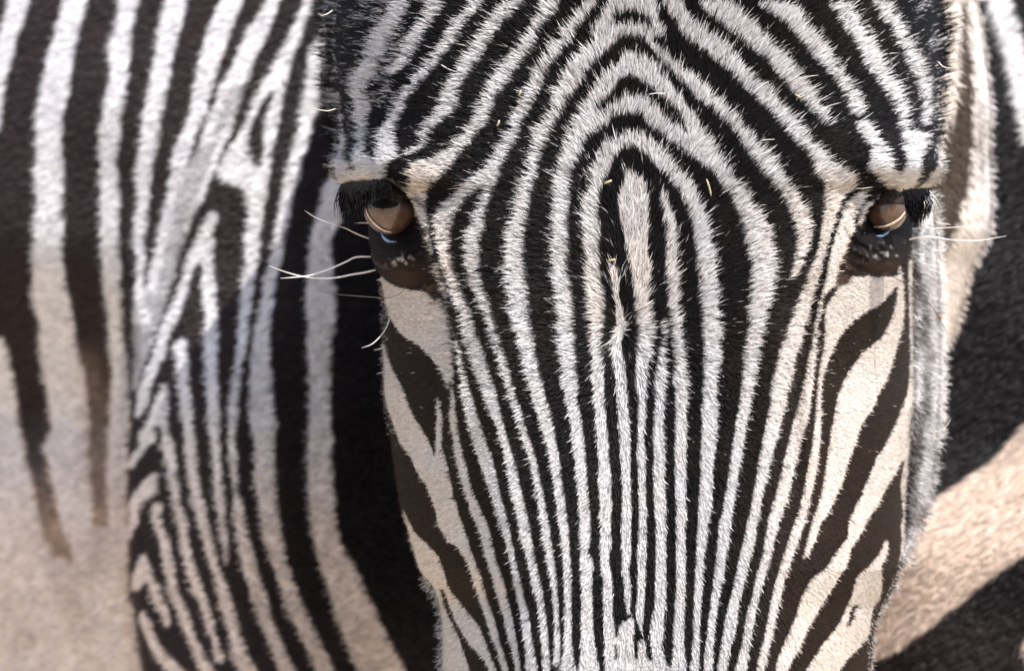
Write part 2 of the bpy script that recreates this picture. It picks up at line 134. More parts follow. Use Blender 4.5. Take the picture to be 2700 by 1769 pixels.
BACK_WHITE = [
"a -40:70-200 100:40-185 200:10-140 300:-20-110 400:-40-90 500:-60-60 700:-80-25 900:-120-0",
"a -40:440-610 100:420-580 200:390-540 300:360-530 400:320-500 500:310-490 600:280-480 700:260-460 800:250-440 1000:250-430 1200:240-440 1400:250-430 b 0:240-440 200:230-430 400:230-450 600:240-490 700:270-510 800:270-520 900:280-540 1000:290-570 1100:310-590 1200:330-600 1300:340-610 1400:360-620 c 0:310-610 200:345-620 400:385-640 500:410-645 600:425-650 700:480-660 800:505-700 860:520-760",
"a -40:830-970 100:810-930 200:790-910 300:750-900 400:750-890 500:760-880 600:740-870 700:720-860 800:700-830 900:680-830 1000:680-820 1100:690-800 1200:690-810 1400:690-820 b 0:690-810 200:700-820 400:710-830 500:720-830 600:740-835 800:750-845 900:760-860 1000:770-870 1200:760-880 1400:750-890 c 0:740-880 100:735-870 200:730-870 400:740-870 700:750-870",
"a -40:1150-1300 200:1090-1240 400:1060-1190 600:1020-1150 800:980-1110 1000:960-1080 1200:940-1040 1400:940-1020 b 0:920-1020 100:920-1000 200:930-1000 300:940-1000 400:930-990 550:920-1000 700:915-1060",
"a -40:1530-1680 200:1430-1590 400:1370-1520 600:1330-1460 800:1290-1400 1000:1210-1320 1200:1170-1260 1400:1130-1210 b 0:1100-1180 100:1080-1160 200:1060-1130 300:1040-1110 400:1020-1090 500:990-1080",
"a -40:1850-1940 100:1780-1890 200:1710-1850 300:1660-1800 400:1620-1750 500:1560-1720 560:1530-1700 600:1510-1600 700:1480-1540 800:1430-1500 900:1400-1470 1000:1370-1430",
"a 800:1560-1600 900:1540-1590 1000:1490-1540 1100:1450-1500 1200:1410-1460 1300:1370-1420 1400:1320-1390",
"a -40:2100-2170 100:2050-2120 200:2000-2080 300:1960-2050 400:1900-2010 500:1850-1990 600:1780-1960 700:1740-1940 800:1700-1920 900:1660-1900 1000:1590-1880 1100:1530-1860 1180:1495-1850 1230:1530-1845 1300:1680-1830 1400:1700-1815 1559:1695-1800 b 100:1680-1780 200:1680-1780 300:1690-1770 400:1660-1740 500:1650-1730 600:1640-1720 800:1630-1700 900:1620-1680 1000:1610-1660 1100:1590-1650 1200:1580-1640 1300:1570-1630 1400:1570-1620 c 0:1570-1620 100:1580-1630 200:1590-1632 300:1600-1640 400:1600-1660 500:1610-1680 600:1620-1700 700:1640-1720 800:1660-1750 900:1680-1780 1000:1720-1810 1100:1750-1840 1200:1780-1870 1300:1820-1910 1400:1860-1950 1600:1930-2040",
"a 150:2240-2300 250:2190-2280 300:2150-2260 400:2120-2220 500:2110-2200 600:2100-2200 700:2080-2190 800:2060-2160 900:2050-2130 1000:2020-2110 1100:1980-2070 1200:1970-2050 1300:1940-2020 1400:1910-2000 b 0:1900-1980 100:1880-1960 200:1870-1940 300:1840-1920 400:1810-1890 500:1800-1880 600:1780-1870 700:1760-1860 800:1740-1850 900:1730-1850 1000:1720-1860 1200:1720-1880 1400:1720-1890 c 0:1750-1880 200:1750-1890 400:1770-1900 500:1790-1910 600:1800-1930 700:1830-1950 800:1860-1970 900:1900-2000 1000:1930-2040 1100:1960-2080 1200:2000-2120 1300:2050-2170 1400:2100-2220 1600:2185-2320",
"D 180:330-420 300:250-430 400:200-430 500:200-430 600:160-430 700:130-400 800:90-340 900:80-290 1000:70-290 1100:60-290 b 300:2120-2280 400:2110-2290 500:2100-2300 600:2100-2300 700:2120-2300 800:2110-2280 1000:2120-2270 1200:2120-2270 1400:2120-2270 c 0:2110-2280 200:2115-2280 400:2120-2300 600:2140-2320 # 1439:835>905 1477:843>930 1554:866>965 1631:890>1000 1700:915>1035 1800:960>1085",
"a 1450:1440-1480 1500:1425-1500 b 0:1410-1490 100:1360-1470 200:1310-1460 260:1290-1400 300:1280-1345 400:1250-1310 500:1210-1280 600:1160-1250 700:1110-1200 800:1080-1160 900:1050-1130 1000:1010-1090 1100:970-1050 1200:940-1020 1300:925-980 1340:920-940",
"b 200:1380-1460 300:1400-1470 400:1380-1480 500:1390-1480 600:1410-1490 800:1400-1490 1000:1410-1490 1200:1420-1500 1400:1430-1510 c 0:1450-1510 200:1460-1520 400:1480-1550 500:1500-1550 600:1510-1560 700:1530-1570 830:1550-1565",
"b 800:1240-1270 850:1190-1290 900:1200-1290 1000:1220-1300 1100:1220-1300 1200:1230-1310 1300:1250-1330 1400:1260-1330 c 0:1270-1340 100:1280-1350 200:1290-1360 300:1310-1370 400:1320-1400 500:1350-1420 600:1380-1440 700:1400-1470 800:1430-1490 900:1470-1530 1000:1490-1560 1100:1510-1590 1200:1540-1620 1300:1570-1650 1400:1590-1690 1600:1660-1780",
"b 1110:1130-1150 1150:1110-1155 1200:1080-1160 1300:1030-1150 1360:1010-1150 1400:990-1070 1500:950-1060 c 0:960-1040 80:900-970 170:850-920",
"b 1360:1100-1150 1450:1110-1160 c 0:1110-1190 100:1130-1200 200:1150-1210 300:1170-1230 400:1180-1240 500:1210-1270 600:1230-1290 700:1240-1300 800:1270-1330 900:1290-1360 1000:1320-1390 1100:1370-1430 1200:1400-1460 1300:1430-1490 1400:1460-1520 1500:1480-1550",
"c 205:1040-1090 300:950-1080 350:920-1070 400:890-1000 430:885-970 500:880-960 600:870-920 660:850-890",
"c 410:1060-1110 480:1045-1110 560:1050-1120 640:1085-1150 750:1110-1180 900:1140-1200 1050:1180-1235 1150:1220-1290 1280:1260-1330 1400:1320-1390 1600:1400-1500",
"c 700:990-1010 760:965-1005 800:955-1020 850:930-1035 900:910-1045 950:900-1000 1000:890-960",
"c 900:1000-1050 1000:1035-1100 1100:1065-1130 1200:1120-1170 1250:1130-1160",
"c 1150:965-1000 1200:960-1020 1280:980-1050 1350:1010-1080 1450:1070-1160 1600:1180-1300",
# cream belly on the left
"b 800:-80-25 900:-80-60 1000:-80-80 1200:-80-110 1400:-80-145 c 0:-80-170 100:-80-180 200:-80-210 300:-80-235 400:-80-250 500:-80-278 600:-80-292 700:-80-345 800:-80-370",
"c 700:-80-300 780:-80-400 840:-80-560 860:-80-860 1000:-80-870 1100:-80-900 1300:-80-925 1400:-80-945 1640:-80-990",
"c 560:640-870 700:660-872 850:600-870 1000:500-875",
# right side: shoulder and chest bands
"# -60:2590>2665 10:2612>2672 60:2625>2690 120:2641>2710 180:2657>2730 260:2676>2760 380:2700>2800",
"# 2760,1090>2780,1420 2694,1121>2700,1462 2664,1157>2640,1505 2639,1190>2600,1533 2587,1233>2539,1587 2549,1259>2487,1623 2489,1299>2398,1695 2427,1348>2359,1720 2350,1400>2308,1741 2250,1450>2200,1770",
"# 2760,1650>2780,1800 2700,1690>2720,1840",
]
BACK_DARK = ["a 620:1850-1885 700:1800-1870 800:1750-1830 900:1715-1810 1000:1705-1810 1080:1725-1800 1150:1765-1790",
"c 520:985-1040 580:950-1070 660:910-1060 740:895-1000 800:890-950 900:880-910",
]
BACK_GREY = ["a 580:1600-1690 650:1550-1670 750:1510-1640 850:1440-1590 1000:1370-1530 1150:1280-1460 1300:1230-1410 1450:1200-1350 b 0:1150-1310 100:1130-1280 250:1100-1230 400:1040-1190 500:980-1150 600:920-1130 700:915-1090 800:920-1060 900:920-1020 1000:920-980 1150:900-950",
]
NECK_CREAM = [
"C -60:1840-2080 200:1880-2070 400:1890-2070 600:1860-2050 800:1840-2040 1000:1820-2030 1200:1810-1980 1400:1800-1915 1559:1790-1870 1700:1760-1800",
"# -20:2545>2640 100:2552>2640 200:2562>2650 300:2562>2650 400:2560>2640 500:2548>2640 550:2534>2640 600:2520>2640 640:2500>2640 665:2478>2640 700:2440>2640 800:2430>2640 1000:2420>2640",
]

FACE_HAZE = ["Q 0:140-640 100:130-600 200:120-540 300:100-520 400:90-480 500:220-480 600:290-470 640:300-400",
 "R 0:1160-1230 100:1190-1255 200:1230-1290 280:1262-1300 340:1270-1296",
 "H 20:800-990 100:815-1000 200:830-1000 300:850-960"]
EYE_SKIN = [
 "D 290:800-880 320:420-940 350:400-1000 420:390-1060 500:380-1110 600:385-1140 700:640-1160 800:655-1200 900:668-1240 1000:672-1275 1100:688-1300 1180:710-1310 1250:780-1280 1300:850-1240 1350:920-1200 1400:1020-1150",
 "F 590:2100-2150 620:1800-2130 660:1700-2100 700:1610-2080 760:1560-2040 850:1500-1960 940:1440-1940 1040:1380-1930 1100:1345-1925 1200:1300-1920 1300:1290-1890 1400:1345-1800 1450:1430-1720 1485:1560-1640",
]
EYE_MOTTLE = ["D 680:1150-1215 800:1190-1260 900:1230-1290 1000:1265-1310 1100:1290-1350 1200:1290-1400 1300:1290-1430 1400:1240-1430 1500:1280-1440 1600:1320-1450",
 "F 880:1380-1450 950:1370-1480 1000:1400-1470",
 "F 1250:1240-1330 1350:1220-1350 1420:1200-1400 1500:1195-1330 1600:1180-1290",
 "D 470:1160-1200 540:1200-1240 560:1220-1245", "D 690:1230-1260 780:1245-1280 850:1260-1290"]
BACK_FADE = ["b 850:935-1040 950:925-1000"]
BACK_TAN = ["c -100:600-720 200:620-730 400:640-740 600:650-750 900:560-760","c 700:380-470 900:390-520 1100:450-560 1300:520-620", "c 1060:30-190 1140:40-180","c 1250:60-200 1400:120-300","b 900:540-640 1200:590-700 1500:620-720","c 560:300-420 760:370-490"]
import re
MX, MY = 120, 120                 # margin of the pattern sheet round the frame
GW, GH = (2700 + 2 * MX) // 2, (1770 + 2 * MY) // 2

def parse(s):
    ox = oy = 0; sc = 1.0; L = []; Rr = []
    for t in s.split():
        if t in SHEETS: ox, oy, sc = SHEETS[t]; continue
        m = re.match(r'^(-?\d+):(-?\d+)[->](-?\d+)$', t)
        if m: y, a, b = map(float, m.groups()); p = (a, y, b, y)
        else:
            m = re.match(r'^(-?\d+),(-?\d+)>(-?\d+),(-?\d+)$', t)
            if m is None:
                if t.startswith('['): continue
                raise ValueError(t)
            p = tuple(map(float, m.groups()))
        L.append((ox + p[0] / sc, oy + p[1] / sc)); Rr.append((ox + p[2] / sc, oy + p[3] / sc))
    return np.array(L), np.array(Rr)

def spline(P, step=7.0, other=None):
    """Catmull-Rom through P; 'other' is carried with the same parameters."""
    A = np.hstack([P, other])
    A = np.vstack([2 * A[0] - A[1], A, 2 * A[-1] - A[-2]])
    out = []
    for i in range(1, len(A) - 2):
        p0, p1, p2, p3 = A[i - 1], A[i], A[i + 1], A[i + 2]
        d = max(np.hypot(*(p2 - p1)[:2]), np.hypot(*(p2 - p1)[2:]))
        n = max(1, int(d / step))
        t = (np.arange(n) / n)[:, None]
        # tangents limited so that uneven spacing does not overshoot
        d1 = np.linalg.norm(p2 - p1) + 1e-6; d0 = np.linalg.norm(p1 - p0) + 1e-6; d2 = np.linalg.norm(p3 - p2) + 1e-6
        m1 = ((p1 - p0) / d0 * d1 + (p2 - p1) / d1 * d0) / (d0 + d1) * d1
        m2 = ((p2 - p1) / d1 * d2 + (p3 - p2) / d2 * d1) / (d1 + d2) * d1
        out.append((2*t**3-3*t**2+1)*p1 + (t**3-2*t**2+t)*m1 + (-2*t**3+3*t**2)*p2 + (t**3-t**2)*m2)
    out.append(A[-2][None])
    return np.vstack(out)

def tri(img, val, a, b, c):
    x0 = max(int(min(a[0], b[0], c[0])), 0); x1 = min(int(max(a[0], b[0], c[0])) + 2, img.shape[1])
    y0 = max(int(min(a[1], b[1], c[1])), 0); y1 = min(int(max(a[1], b[1], c[1])) + 2, img.shape[0])
    if x1 <= x0 or y1 <= y0: return
    X = np.arange(x0, x1)[None, :] + .5; Y = np.arange(y0, y1)[:, None] + .5
    e0 = (b[0]-a[0])*(Y-a[1]) - (b[1]-a[1])*(X-a[0])
    e1 = (c[0]-b[0])*(Y-b[1]) - (c[1]-b[1])*(X-b[0])
    e2 = (a[0]-c[0])*(Y-c[1]) - (a[1]-c[1])*(X-c[0])
    m = ((e0 >= 0) & (e1 >= 0) & (e2 >= 0)) | ((e0 <= 0) & (e1 <= 0) & (e2 <= 0))
    img[y0:y1, x0:x1][m] = val

def ribbon(img, s, val=1.0):
    L, Rr = parse(s)
    A = spline(L, 7.0, Rr)
    A = (A + [MX, MY, MX, MY]) / 2.0
    for i in range(len(A) - 1):
        a, b = A[i, :2], A[i, 2:]; c, d = A[i + 1, 2:], A[i + 1, :2]
        tri(img, val, a, b, c); tri(img, val, a, c, d)

def blur(img, n=1):
    for _ in range(n):
        p = np.pad(img, 1, mode='edge')
        img = (p[:-2, 1:-1] + 2 * p[1:-1, 1:-1] + p[2:, 1:-1]) / 4
        p = np.pad(img, 1, mode='edge')
        img = (p[1:-1, :-2] + 2 * p[1:-1, 1:-1] + p[1:-1, 2:]) / 4
    return img
# ---------------------------------------------------------------- helpers
rng = np.random.default_rng(7)

def material(name, base=(.5, .5, .5), rough=.6, attr=None, spec=.3, coat=0.0, translucent=0.0, bump=None, noise=None):
    m = bpy.data.materials.new(name); m.use_nodes = True
    t = m.node_tree; p = t.nodes['Principled BSDF']
    p.inputs['Base Color'].default_value = (*base, 1); p.inputs['Roughness'].default_value = rough
    p.inputs['Specular IOR Level'].default_value = spec; p.inputs['Coat Weight'].default_value = coat
    p.inputs['Coat Roughness'].default_value = .03
    src = None
    if attr:
        a = t.nodes.new('ShaderNodeAttribute'); a.attribute_name = attr; src = a.outputs['Color']
    if noise:                      # (scale, strength): mottling of the base colour
        tc = t.nodes.new('ShaderNodeTexCoord'); n = t.nodes.new('ShaderNodeTexNoise')
        n.inputs['Scale'].default_value = noise[0]; n.inputs['Detail'].default_value = 5
        t.links.new(tc.outputs['Object'], n.inputs['Vector'])
        mr = t.nodes.new('ShaderNodeMapRange'); mr.inputs['From Min'].default_value = .3; mr.inputs['From Max'].default_value = .7
        mr.inputs['To Min'].default_value = 1 - noise[1]; mr.inputs['To Max'].default_value = 1 + noise[1]
        t.links.new(n.outputs['Fac'], mr.inputs['Value'])
        mx = t.nodes.new('ShaderNodeVectorMath'); mx.operation = 'SCALE'
        if src is None: mx.inputs[0].default_value = base
        else: t.links.new(src, mx.inputs[0])
        t.links.new(mr.outputs[0], mx.inputs['Scale']); src = mx.outputs[0]
    if src is not None: t.links.new(src, p.inputs['Base Color'])
    if bump:
        tc = t.nodes.new('ShaderNodeTexCoord'); n = t.nodes.new('ShaderNodeTexNoise')
        n.inputs['Scale'].default_value = bump[0]; n.inputs['Detail'].default_value = 4
        t.links.new(tc.outputs['Object'], n.inputs['Vector'])
        b = t.nodes.new('ShaderNodeBump'); b.inputs['Strength'].default_value = bump[1]; b.inputs['Distance'].default_value = .002
        t.links.new(n.outputs['Fac'], b.inputs['Height']); t.links.new(b.outputs[0], p.inputs['Normal'])
    if translucent:
        tr = t.nodes.new('ShaderNodeBsdfTranslucent'); mix = t.nodes.new('ShaderNodeMixShader')
        mix.inputs[0].default_value = translucent
        if src is not None: t.links.new(src, tr.inputs['Color'])
        else: tr.inputs['Color'].default_value = (*base, 1)
        out = t.nodes['Material Output']
        t.links.new(p.outputs[0], mix.inputs[1]); t.links.new(tr.outputs[0], mix.inputs[2]); t.links.new(mix.outputs[0], out.inputs['Surface'])
    return m

def mesh_np(name, V, F4, mat, parent=None, col=None, smooth=True, tris=None):
    me = bpy.data.meshes.new(name)
    V = np.asarray(V, np.float32)
    nq = 0 if F4 is None else len(F4); ntri = 0 if tris is None else len(tris)
    me.vertices.add(len(V)); me.vertices.foreach_set('co', V.ravel())
    idx = []; start = []; tot = []
    if nq: idx.append(np.asarray(F4, np.int32).ravel()); tot.append(np.full(nq, 4, np.int32))
    if ntri: idx.append(np.asarray(tris, np.int32).ravel()); tot.append(np.full(ntri, 3, np.int32))
    idx = np.concatenate(idx); tot = np.concatenate(tot)
    start = np.concatenate([[0], np.cumsum(tot)[:-1]]).astype(np.int32)
    me.loops.add(len(idx)); me.loops.foreach_set('vertex_index', idx)
    me.polygons.add(len(tot)); me.polygons.foreach_set('loop_start', start); me.polygons.foreach_set('loop_total', tot)
    me.polygons.foreach_set('use_smooth', np.full(len(tot), smooth))
    me.update(calc_edges=True); me.validate()
    if col is not None:
        a = me.attributes.new('coat', 'FLOAT_COLOR', 'POINT')
        c = np.ones((len(V), 4), np.float32); c[:, :3] = col
        a.data.foreach_set('color', c.ravel())
    me.materials.append(mat)
    o = bpy.data.objects.new(name, me); S.collection.objects.link(o)
    if parent: o.parent = parent
    return o

def pos(px, py, d):
    """Point of the study sheet (px, py) at depth d behind the forehead plane."""
    s = FRAME_W / 2700 * (DIST + d) / DIST
    return np.stack([(px - 1350) * s, d + 0 * px, -(py - 884.5) * s], -1)

def grid_faces(nr, nc, closed=False, off=0):
    r = np.arange(nr - 1)[:, None]; c = np.arange(nc if closed else nc - 1)[None, :]
    c2 = (c + 1) % nc
    a = r * nc + c; b = r * nc + c2; cc = (r + 1) * nc + c2; d = (r + 1) * nc + c
    return np.stack([a, d, cc, b], -1).reshape(-1, 4) + off

def sstep(a, b, x):
    t = np.clip((x - a) / (b - a), 0, 1); return t * t * (3 - 2 * t)

def gauss(x, y, cx, cy, sx, sy):
    return np.exp(-((x - cx) / sx) ** 2 - ((y - cy) / sy) ** 2)

def vnoise(x, y, scale, seed=0):
    """smooth value noise in -1..1"""
    r = np.random.default_rng(seed); T = r.random((256, 256)) * 2 - 1
    X = x / scale + 1000; Y = y / scale + 1000
    xi = np.floor(X).astype(int); yi = np.floor(Y).astype(int); fx = X - xi; fy = Y - yi
    fx = fx * fx * (3 - 2 * fx); fy = fy * fy * (3 - 2 * fy)
    g = lambda i, j: T[(yi + j) % 256, (xi + i) % 256]
    return (g(0, 0) * (1 - fx) + g(1, 0) * fx) * (1 - fy) + (g(0, 1) * (1 - fx) + g(1, 1) * fx) * fy

def samp(img, x, y):
    """bilinear look-up of a pattern sheet; beyond its edge it is mirrored"""
    X = (x + MX) / 2 - .5; Y = (y + MY) / 2 - .5
    w = img.shape[1] - 2; h = img.shape[0] - 2
    X = np.abs(X); X = w - np.abs(w - X % (2 * w)); Y = np.abs(Y); Y = h - np.abs(h - Y % (2 * h))
    xi = np.clip(X.astype(int), 0, w); yi = np.clip(Y.astype(int), 0, h); fx = X - xi; fy = Y - yi
    if img.ndim == 3: fx = fx[..., None]; fy = fy[..., None]
    return (img[yi, xi] * (1 - fx) + img[yi, xi + 1] * fx) * (1 - fy) + (img[yi + 1, xi] * (1 - fx) + img[yi + 1, xi + 1] * fx) * fy

# ---------------------------------------------------------------- the shape of the head
def curve(pts):
    a = np.array(pts, float); return lambda y: np.interp(y, a[:, 0], a[:, 1])
left_edge = curve([(-400, 960), (-200, 905), (0, 880), (60, 872), (170, 874), (230, 876), (290, 886), (350, 890), (385, 893), (400, 889), (425, 880), (455, 881), (475, 888), (488, 902), (494, 940), (502, 962), (520, 966), (560, 968), (640, 973), (700, 986), (725, 1003), (780, 1008), (900, 1009), (1000, 1012), (1080, 1017), (1150, 1029), (1250, 1042), (1330, 1055), (1400, 1075), (1450, 1087), (1500, 1105), (1540, 1130), (1560, 1150), (1600, 1163), (1650, 1166), (1769, 1168), (1900, 1178), (2050, 1230), (2150, 1300), (2230, 1400)])
right_edge = curve([(-400, 2380), (-200, 2450), (0, 2476), (100, 2486), (150, 2480), (205, 2474), (256, 2466), (350, 2465), (400, 2472), (425, 2484), (450, 2486), (470, 2476), (485, 2462), (500, 2452), (520, 2456), (600, 2462), (700, 2466), (800, 2470), (900, 2472), (1000, 2470), (1100, 2466), (1200, 2458), (1300, 2449), (1350, 2438), (1400, 2412), (1450, 2396), (1500, 2371), (1560, 2350), (1600, 2324), (1650, 2303), (1769, 2296), (1900, 2270), (2050, 2190), (2150, 2110), (2230, 2000)])
face_right = curve([(-400, 2380), (0, 2476), (450, 2486), (490, 2440), (505, 2406), (560, 2401), (700, 2397), (900, 2397), (1080, 2398), (1160, 2391), (1250, 2384), (1320, 2378), (1420, 2376), (1500, 2371), (1600, 2324), (1769, 2296), (2230, 2000)])
brow_l = curve([(860, 478), (880, 488), (903, 490), (941, 488), (967, 482), (992, 478), (1021, 473), (1031, 482), (1057, 502), (1082, 527), (1095, 550), (1110, 620), (1130, 900)])
brow_r = curve([(2240, 900), (2262, 640), (2275, 590), (2290, 560), (2308, 535), (2323, 519), (2349, 506), (2375, 509), (2400, 502), (2452, 497), (2490, 480)])

def depth(x, y):
    fl = left_edge(y); fr = face_right(y); re = right_edge(y)
    xf = np.clip(x, fl, fr)
    cx = 1640 + 0 * y; hw = np.where(xf < cx, cx - fl, fr - cx)
    u = np.abs(xf - cx) / hw
    d = .012 * u ** 2 + .058 * u ** 5 + .05 * (1 - np.sqrt(np.clip(1 - u ** 14, 0, 1)))
    d += .055 - .055 * sstep(-400, 2200, y) * 1.6                      # the forehead leans back
    # flat bridge of the nose, cheeks falling away beside it below the eyes
    low = sstep(650, 1000, y)
    d += low * .022 * sstep(.50, .95, u)
    # brows stand out over the eyes
    d -= .016 * gauss(x, y, 965, 425, 110, 75) + .016 * gauss(x, y, 2395, 430, 115, 75)
    # sockets
    e = sstep(0, 9, y - brow_l(x)) * gauss(x, y, 1015, 520, 105, 110) * (x < 1200)
    d += .028 * e
    e = sstep(0, 9, y - brow_r(x)) * gauss(x, y, 2355, 535, 100, 100) * (x > 2200)
    d += .028 * e
    # lower lids and the pouch below them
    d -= .014 * gauss(x, y, 1040, 665, 70, 62) + .014 * gauss(x, y, 2345, 655, 70, 62)
    d += .004 * gauss(x, y, 1060, 700, 60, 12) + .004 * gauss(x, y, 2330, 715, 60, 12)
    # wrinkles running round under the eyes
    for ex_, ey_ in ((1035, 560), (2340, 560)):
        rr = np.hypot((x - ex_) * 1.0, (y - ey_) * 1.1); below = sstep(10, 60, y - ey_) * (np.abs(x - ex_) < 140)
        d += below * .0013 * np.sin(rr / 4.6 + 1.5 * vnoise(x, y, 40, 17)) * np.exp(-((rr - 112) / 42) ** 2)
    # crest of bone running down from the inner eye corner
    cl = np.interp(y, [560, 800, 1100, 1400], [1110, 1180, 1200, 1190]); cr = np.interp(y, [560, 800, 1100, 1400], [2230, 2180, 2140, 2150])
    k = sstep(520, 700, y) * (1 - sstep(1150, 1450, y))
    d -= k * .005 * (np.exp(-((x - cl - 8) / 26) ** 2) + np.exp(-((x - cr + 8) / 26) ** 2))
    d += k * .004 * (np.exp(-((x - cl + 42) / 30) ** 2) + np.exp(-((x - cr - 42) / 30) ** 2))
    # skin folds: whorl ridge and muzzle creases
    d += .0012 * gauss(x, y, 1630, 900, 18, 60)
    # jaw behind the right cheek
    jw = np.clip((x - fr) / np.maximum(re - fr, 8), 0, 1)
    wide = sstep(10, 45, re - fr)
    d += wide * (.016 * sstep(0, 10, x - fr) + .020 * jw ** 3)
    d += .0006 * vnoise(x, y, 90, 3)
    return d

# ---------------------------------------------------------------- coat pattern sheets
face = np.zeros((GH, GW))
gy, gx = np.mgrid[0:GH, 0:GW]; gx = gx * 2.0 - MX + 1; gy = gy * 2.0 - MY + 1
haze_m = np.zeros((GH, GW))
for s in FACE_HAZE: ribbon(haze_m, s, 1)
streaks = .5 + .9 * vnoise(gx + gy * .15, gy * 6 - gx * .6, 42, 90) + .5 * vnoise(gx, gy * 5, 16, 91)
haze_m = blur(haze_m, 12)
face = haze_m * np.clip(streaks, 0, 1) * .06
for s in FACE_WHITE: ribbon(face, s)
for s in FACE_DARK: ribbon(face, s, 0)
back = np.zeros((GH, GW))
for s in BACK_GREY: ribbon(back, s, .62)
for s in BACK_WHITE: ribbon(back, s)
for s in BACK_DARK: ribbon(back, s, 0)
for s in BACK_FADE: ribbon(back, s, .62)
neck_s = np.zeros((GH, GW))
for s in NECK_CREAM: ribbon(neck_s, s)
ribbon(neck_s, '# 240:2580>2586 320:2576>2589 400:2574>2591 480:2581>2587', .35)
er = .12 + .25 * (1 - sstep(600, 1050, gy)) * (1 - np.clip(haze_m, 0, 1)) * (1 - gauss(gx, gy, 960, 440, 130, 60)) * (1 - gauss(gx, gy, 2390, 440, 130, 60))
face = np.clip((blur(face, 5) - er) / (1 - er - .12), 0, 1) ** 1.3
face = np.clip((face - .3) / .45, 0, 1); back = blur(back, 3); neck_s = blur(neck_s, 3)
gy, gx = np.mgrid[0:GH, 0:GW]; gx = gx * 2.0 - MX + 1; gy = gy * 2.0 - MY + 1

WHITE = np.array([.61, .60, .61]); CREAM = np.array([.65, .595, .545]); BLACK = np.array([.0075, .0065, .007]); BROWN = np.array([.025, .0165, .012])
def lerp(a, b, t): return a + (b - a) * t[..., None]
off = np.abs(gx - 1640) / 700
warm = sstep(.35, .8, off) * sstep(450, 620, gy) + .8 * gauss(gx, gy, 960, 478, 120, 14) + .8 * gauss(gx, gy, 2390, 500, 120, 14) + gauss(gx, gy, 1120, 480, 90, 60) + gauss(gx, gy, 2170, 500, 90, 70)
warm = warm + .8 * gauss(gx, gy, 1690, 720, 90, 170) + .5 * gauss(gx, gy, 1560, 760, 50, 160)
warm = np.clip(warm + .25 * vnoise(gx, gy, 60, 5), 0, 1)
sun_brown = np.clip(sstep(.25, .75, off) * sstep(500, 1000, gy) + .25 * sstep(.3, .6, off) * sstep(1200, 1600, gy) + .25 * vnoise(gx, gy, 120, 6), 0, 1)  # sunlit browning put into the colour of lower, outer black stripes
face_rgb = lerp(lerp(BLACK, BROWN, sun_brown), lerp(WHITE, CREAM, warm), face)
# dark naked skin round the eyes, brown pouch with pale flecks, foxy edge of the brow
skin = np.zeros((GH, GW))
for s in EYE_SKIN: ribbon(skin, s)
skin = blur(skin, 2)
pouch = np.clip(gauss(gx, gy, 1060, 735, 75, 38) + gauss(gx, gy, 2335, 710, 70, 34), 0, 1)
sk = lerp(np.array([.010, .008, .0085]) + 0 * gx[..., None], np.array([.050, .032, .021]), pouch)
fleck = sstep(.35, .75, vnoise(gx, gy, 9, 8) + .3 * vnoise(gx, gy, 5, 9)) * (gauss(gx, gy, 1055, 688, 50, 14) + gauss(gx, gy, 2345, 665, 55, 18))
sk = lerp(sk, np.array([.42, .40, .42]), np.clip(fleck, 0, 1))
face_rgb = lerp(face_rgb, sk, skin)
mottle = np.zeros((GH, GW))
for s in EYE_MOTTLE: ribbon(mottle, s)
mottle = blur(mottle, 4) * sstep(-.15, .35, vnoise(gx, gy, 8, 11) + .5 * vnoise(gx, gy, 20, 12))
face_rgb = lerp(face_rgb, np.array([.09, .06, .045]), np.clip(mottle * .85, 0, 1))
# jaw: grey brown bands of longer hair behind the right cheek
jaw = np.clip(sstep(4, 12, gx - face_right(gy)) * sstep(515, 540, gy) * (1 - sstep(1480, 1600, gy)), 0, 1) * (right_edge(gy) - face_right(gy) > 12)
t = np.clip((gx - face_right(gy)) / np.maximum(right_edge(gy) - face_right(gy), 10), 0, 1)
streak = vnoise(gx, gy * .25, 13, 14)
jp = np.interp(t.ravel(), [0, .12, .2, .33, .42, .8, 1], [.9, .8, .12, .18, .95, 1, 1]).reshape(t.shape)
jm = np.interp(t.ravel(), [0, .12, .3, .5, .62, .8, 1], [.9, .9, .85, .35, .3, .85, 1]).reshape(t.shape)
jp = jp + (jm - jp) * sstep(720, 830, gy)
jl = np.interp(t.ravel(), [0, .12, .3, .5, .62, .8, 1], [.5, .15, .10, .15, .8, .75, .8]).reshape(t.shape)
jk = sstep(1020, 1180, gy); jv = np.clip((jp * (1 - jk) + jl * jk) * (1 + .25 * vnoise(gx, gy, 45, 15)) + .30 * streak + .35 * vnoise(gx * 1.0 - gy * .5, gy * 1.0, 7, 16) - .05, 0, 1)
jrgb = lerp(np.array([.05, .042, .045]) + 0 * gx[..., None], WHITE, jv)
face_rgb = lerp(face_rgb, jrgb, jaw)
del jrgb, sk

def smudge(img, amp, sc, seed):
    """ragged stripe edges: the sheet is read through a little wobble"""
    return samp(img, gx + amp * vnoise(gx, gy, sc, seed) + amp * .6 * vnoise(gx, gy, sc * .4, seed + 1), gy + amp * .5 * vnoise(gx, gy, sc, seed + 2))
back = smudge(back, 3, 20, 21); neck_s = smudge(neck_s, 4, 20, 31)
fadeout = np.clip(sstep(1080, 1700, gy + .30 * gx) * (gx < 335) * (.75 + .4 * vnoise(gx, gy, 50, 23)) , 0, 1)
back = back + (1 - back) * fadeout * .92
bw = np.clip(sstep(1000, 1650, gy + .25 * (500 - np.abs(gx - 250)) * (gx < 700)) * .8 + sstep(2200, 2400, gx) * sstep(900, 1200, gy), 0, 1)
cb = np.array([.030, .021, .022]); db = np.array([.009, .0085, .010])
dk = lerp(db + 0 * gx[..., None], cb, np.clip(sstep(1050, 500, gx) + .6 * sstep(1500, 1750, gy), 0, 1))
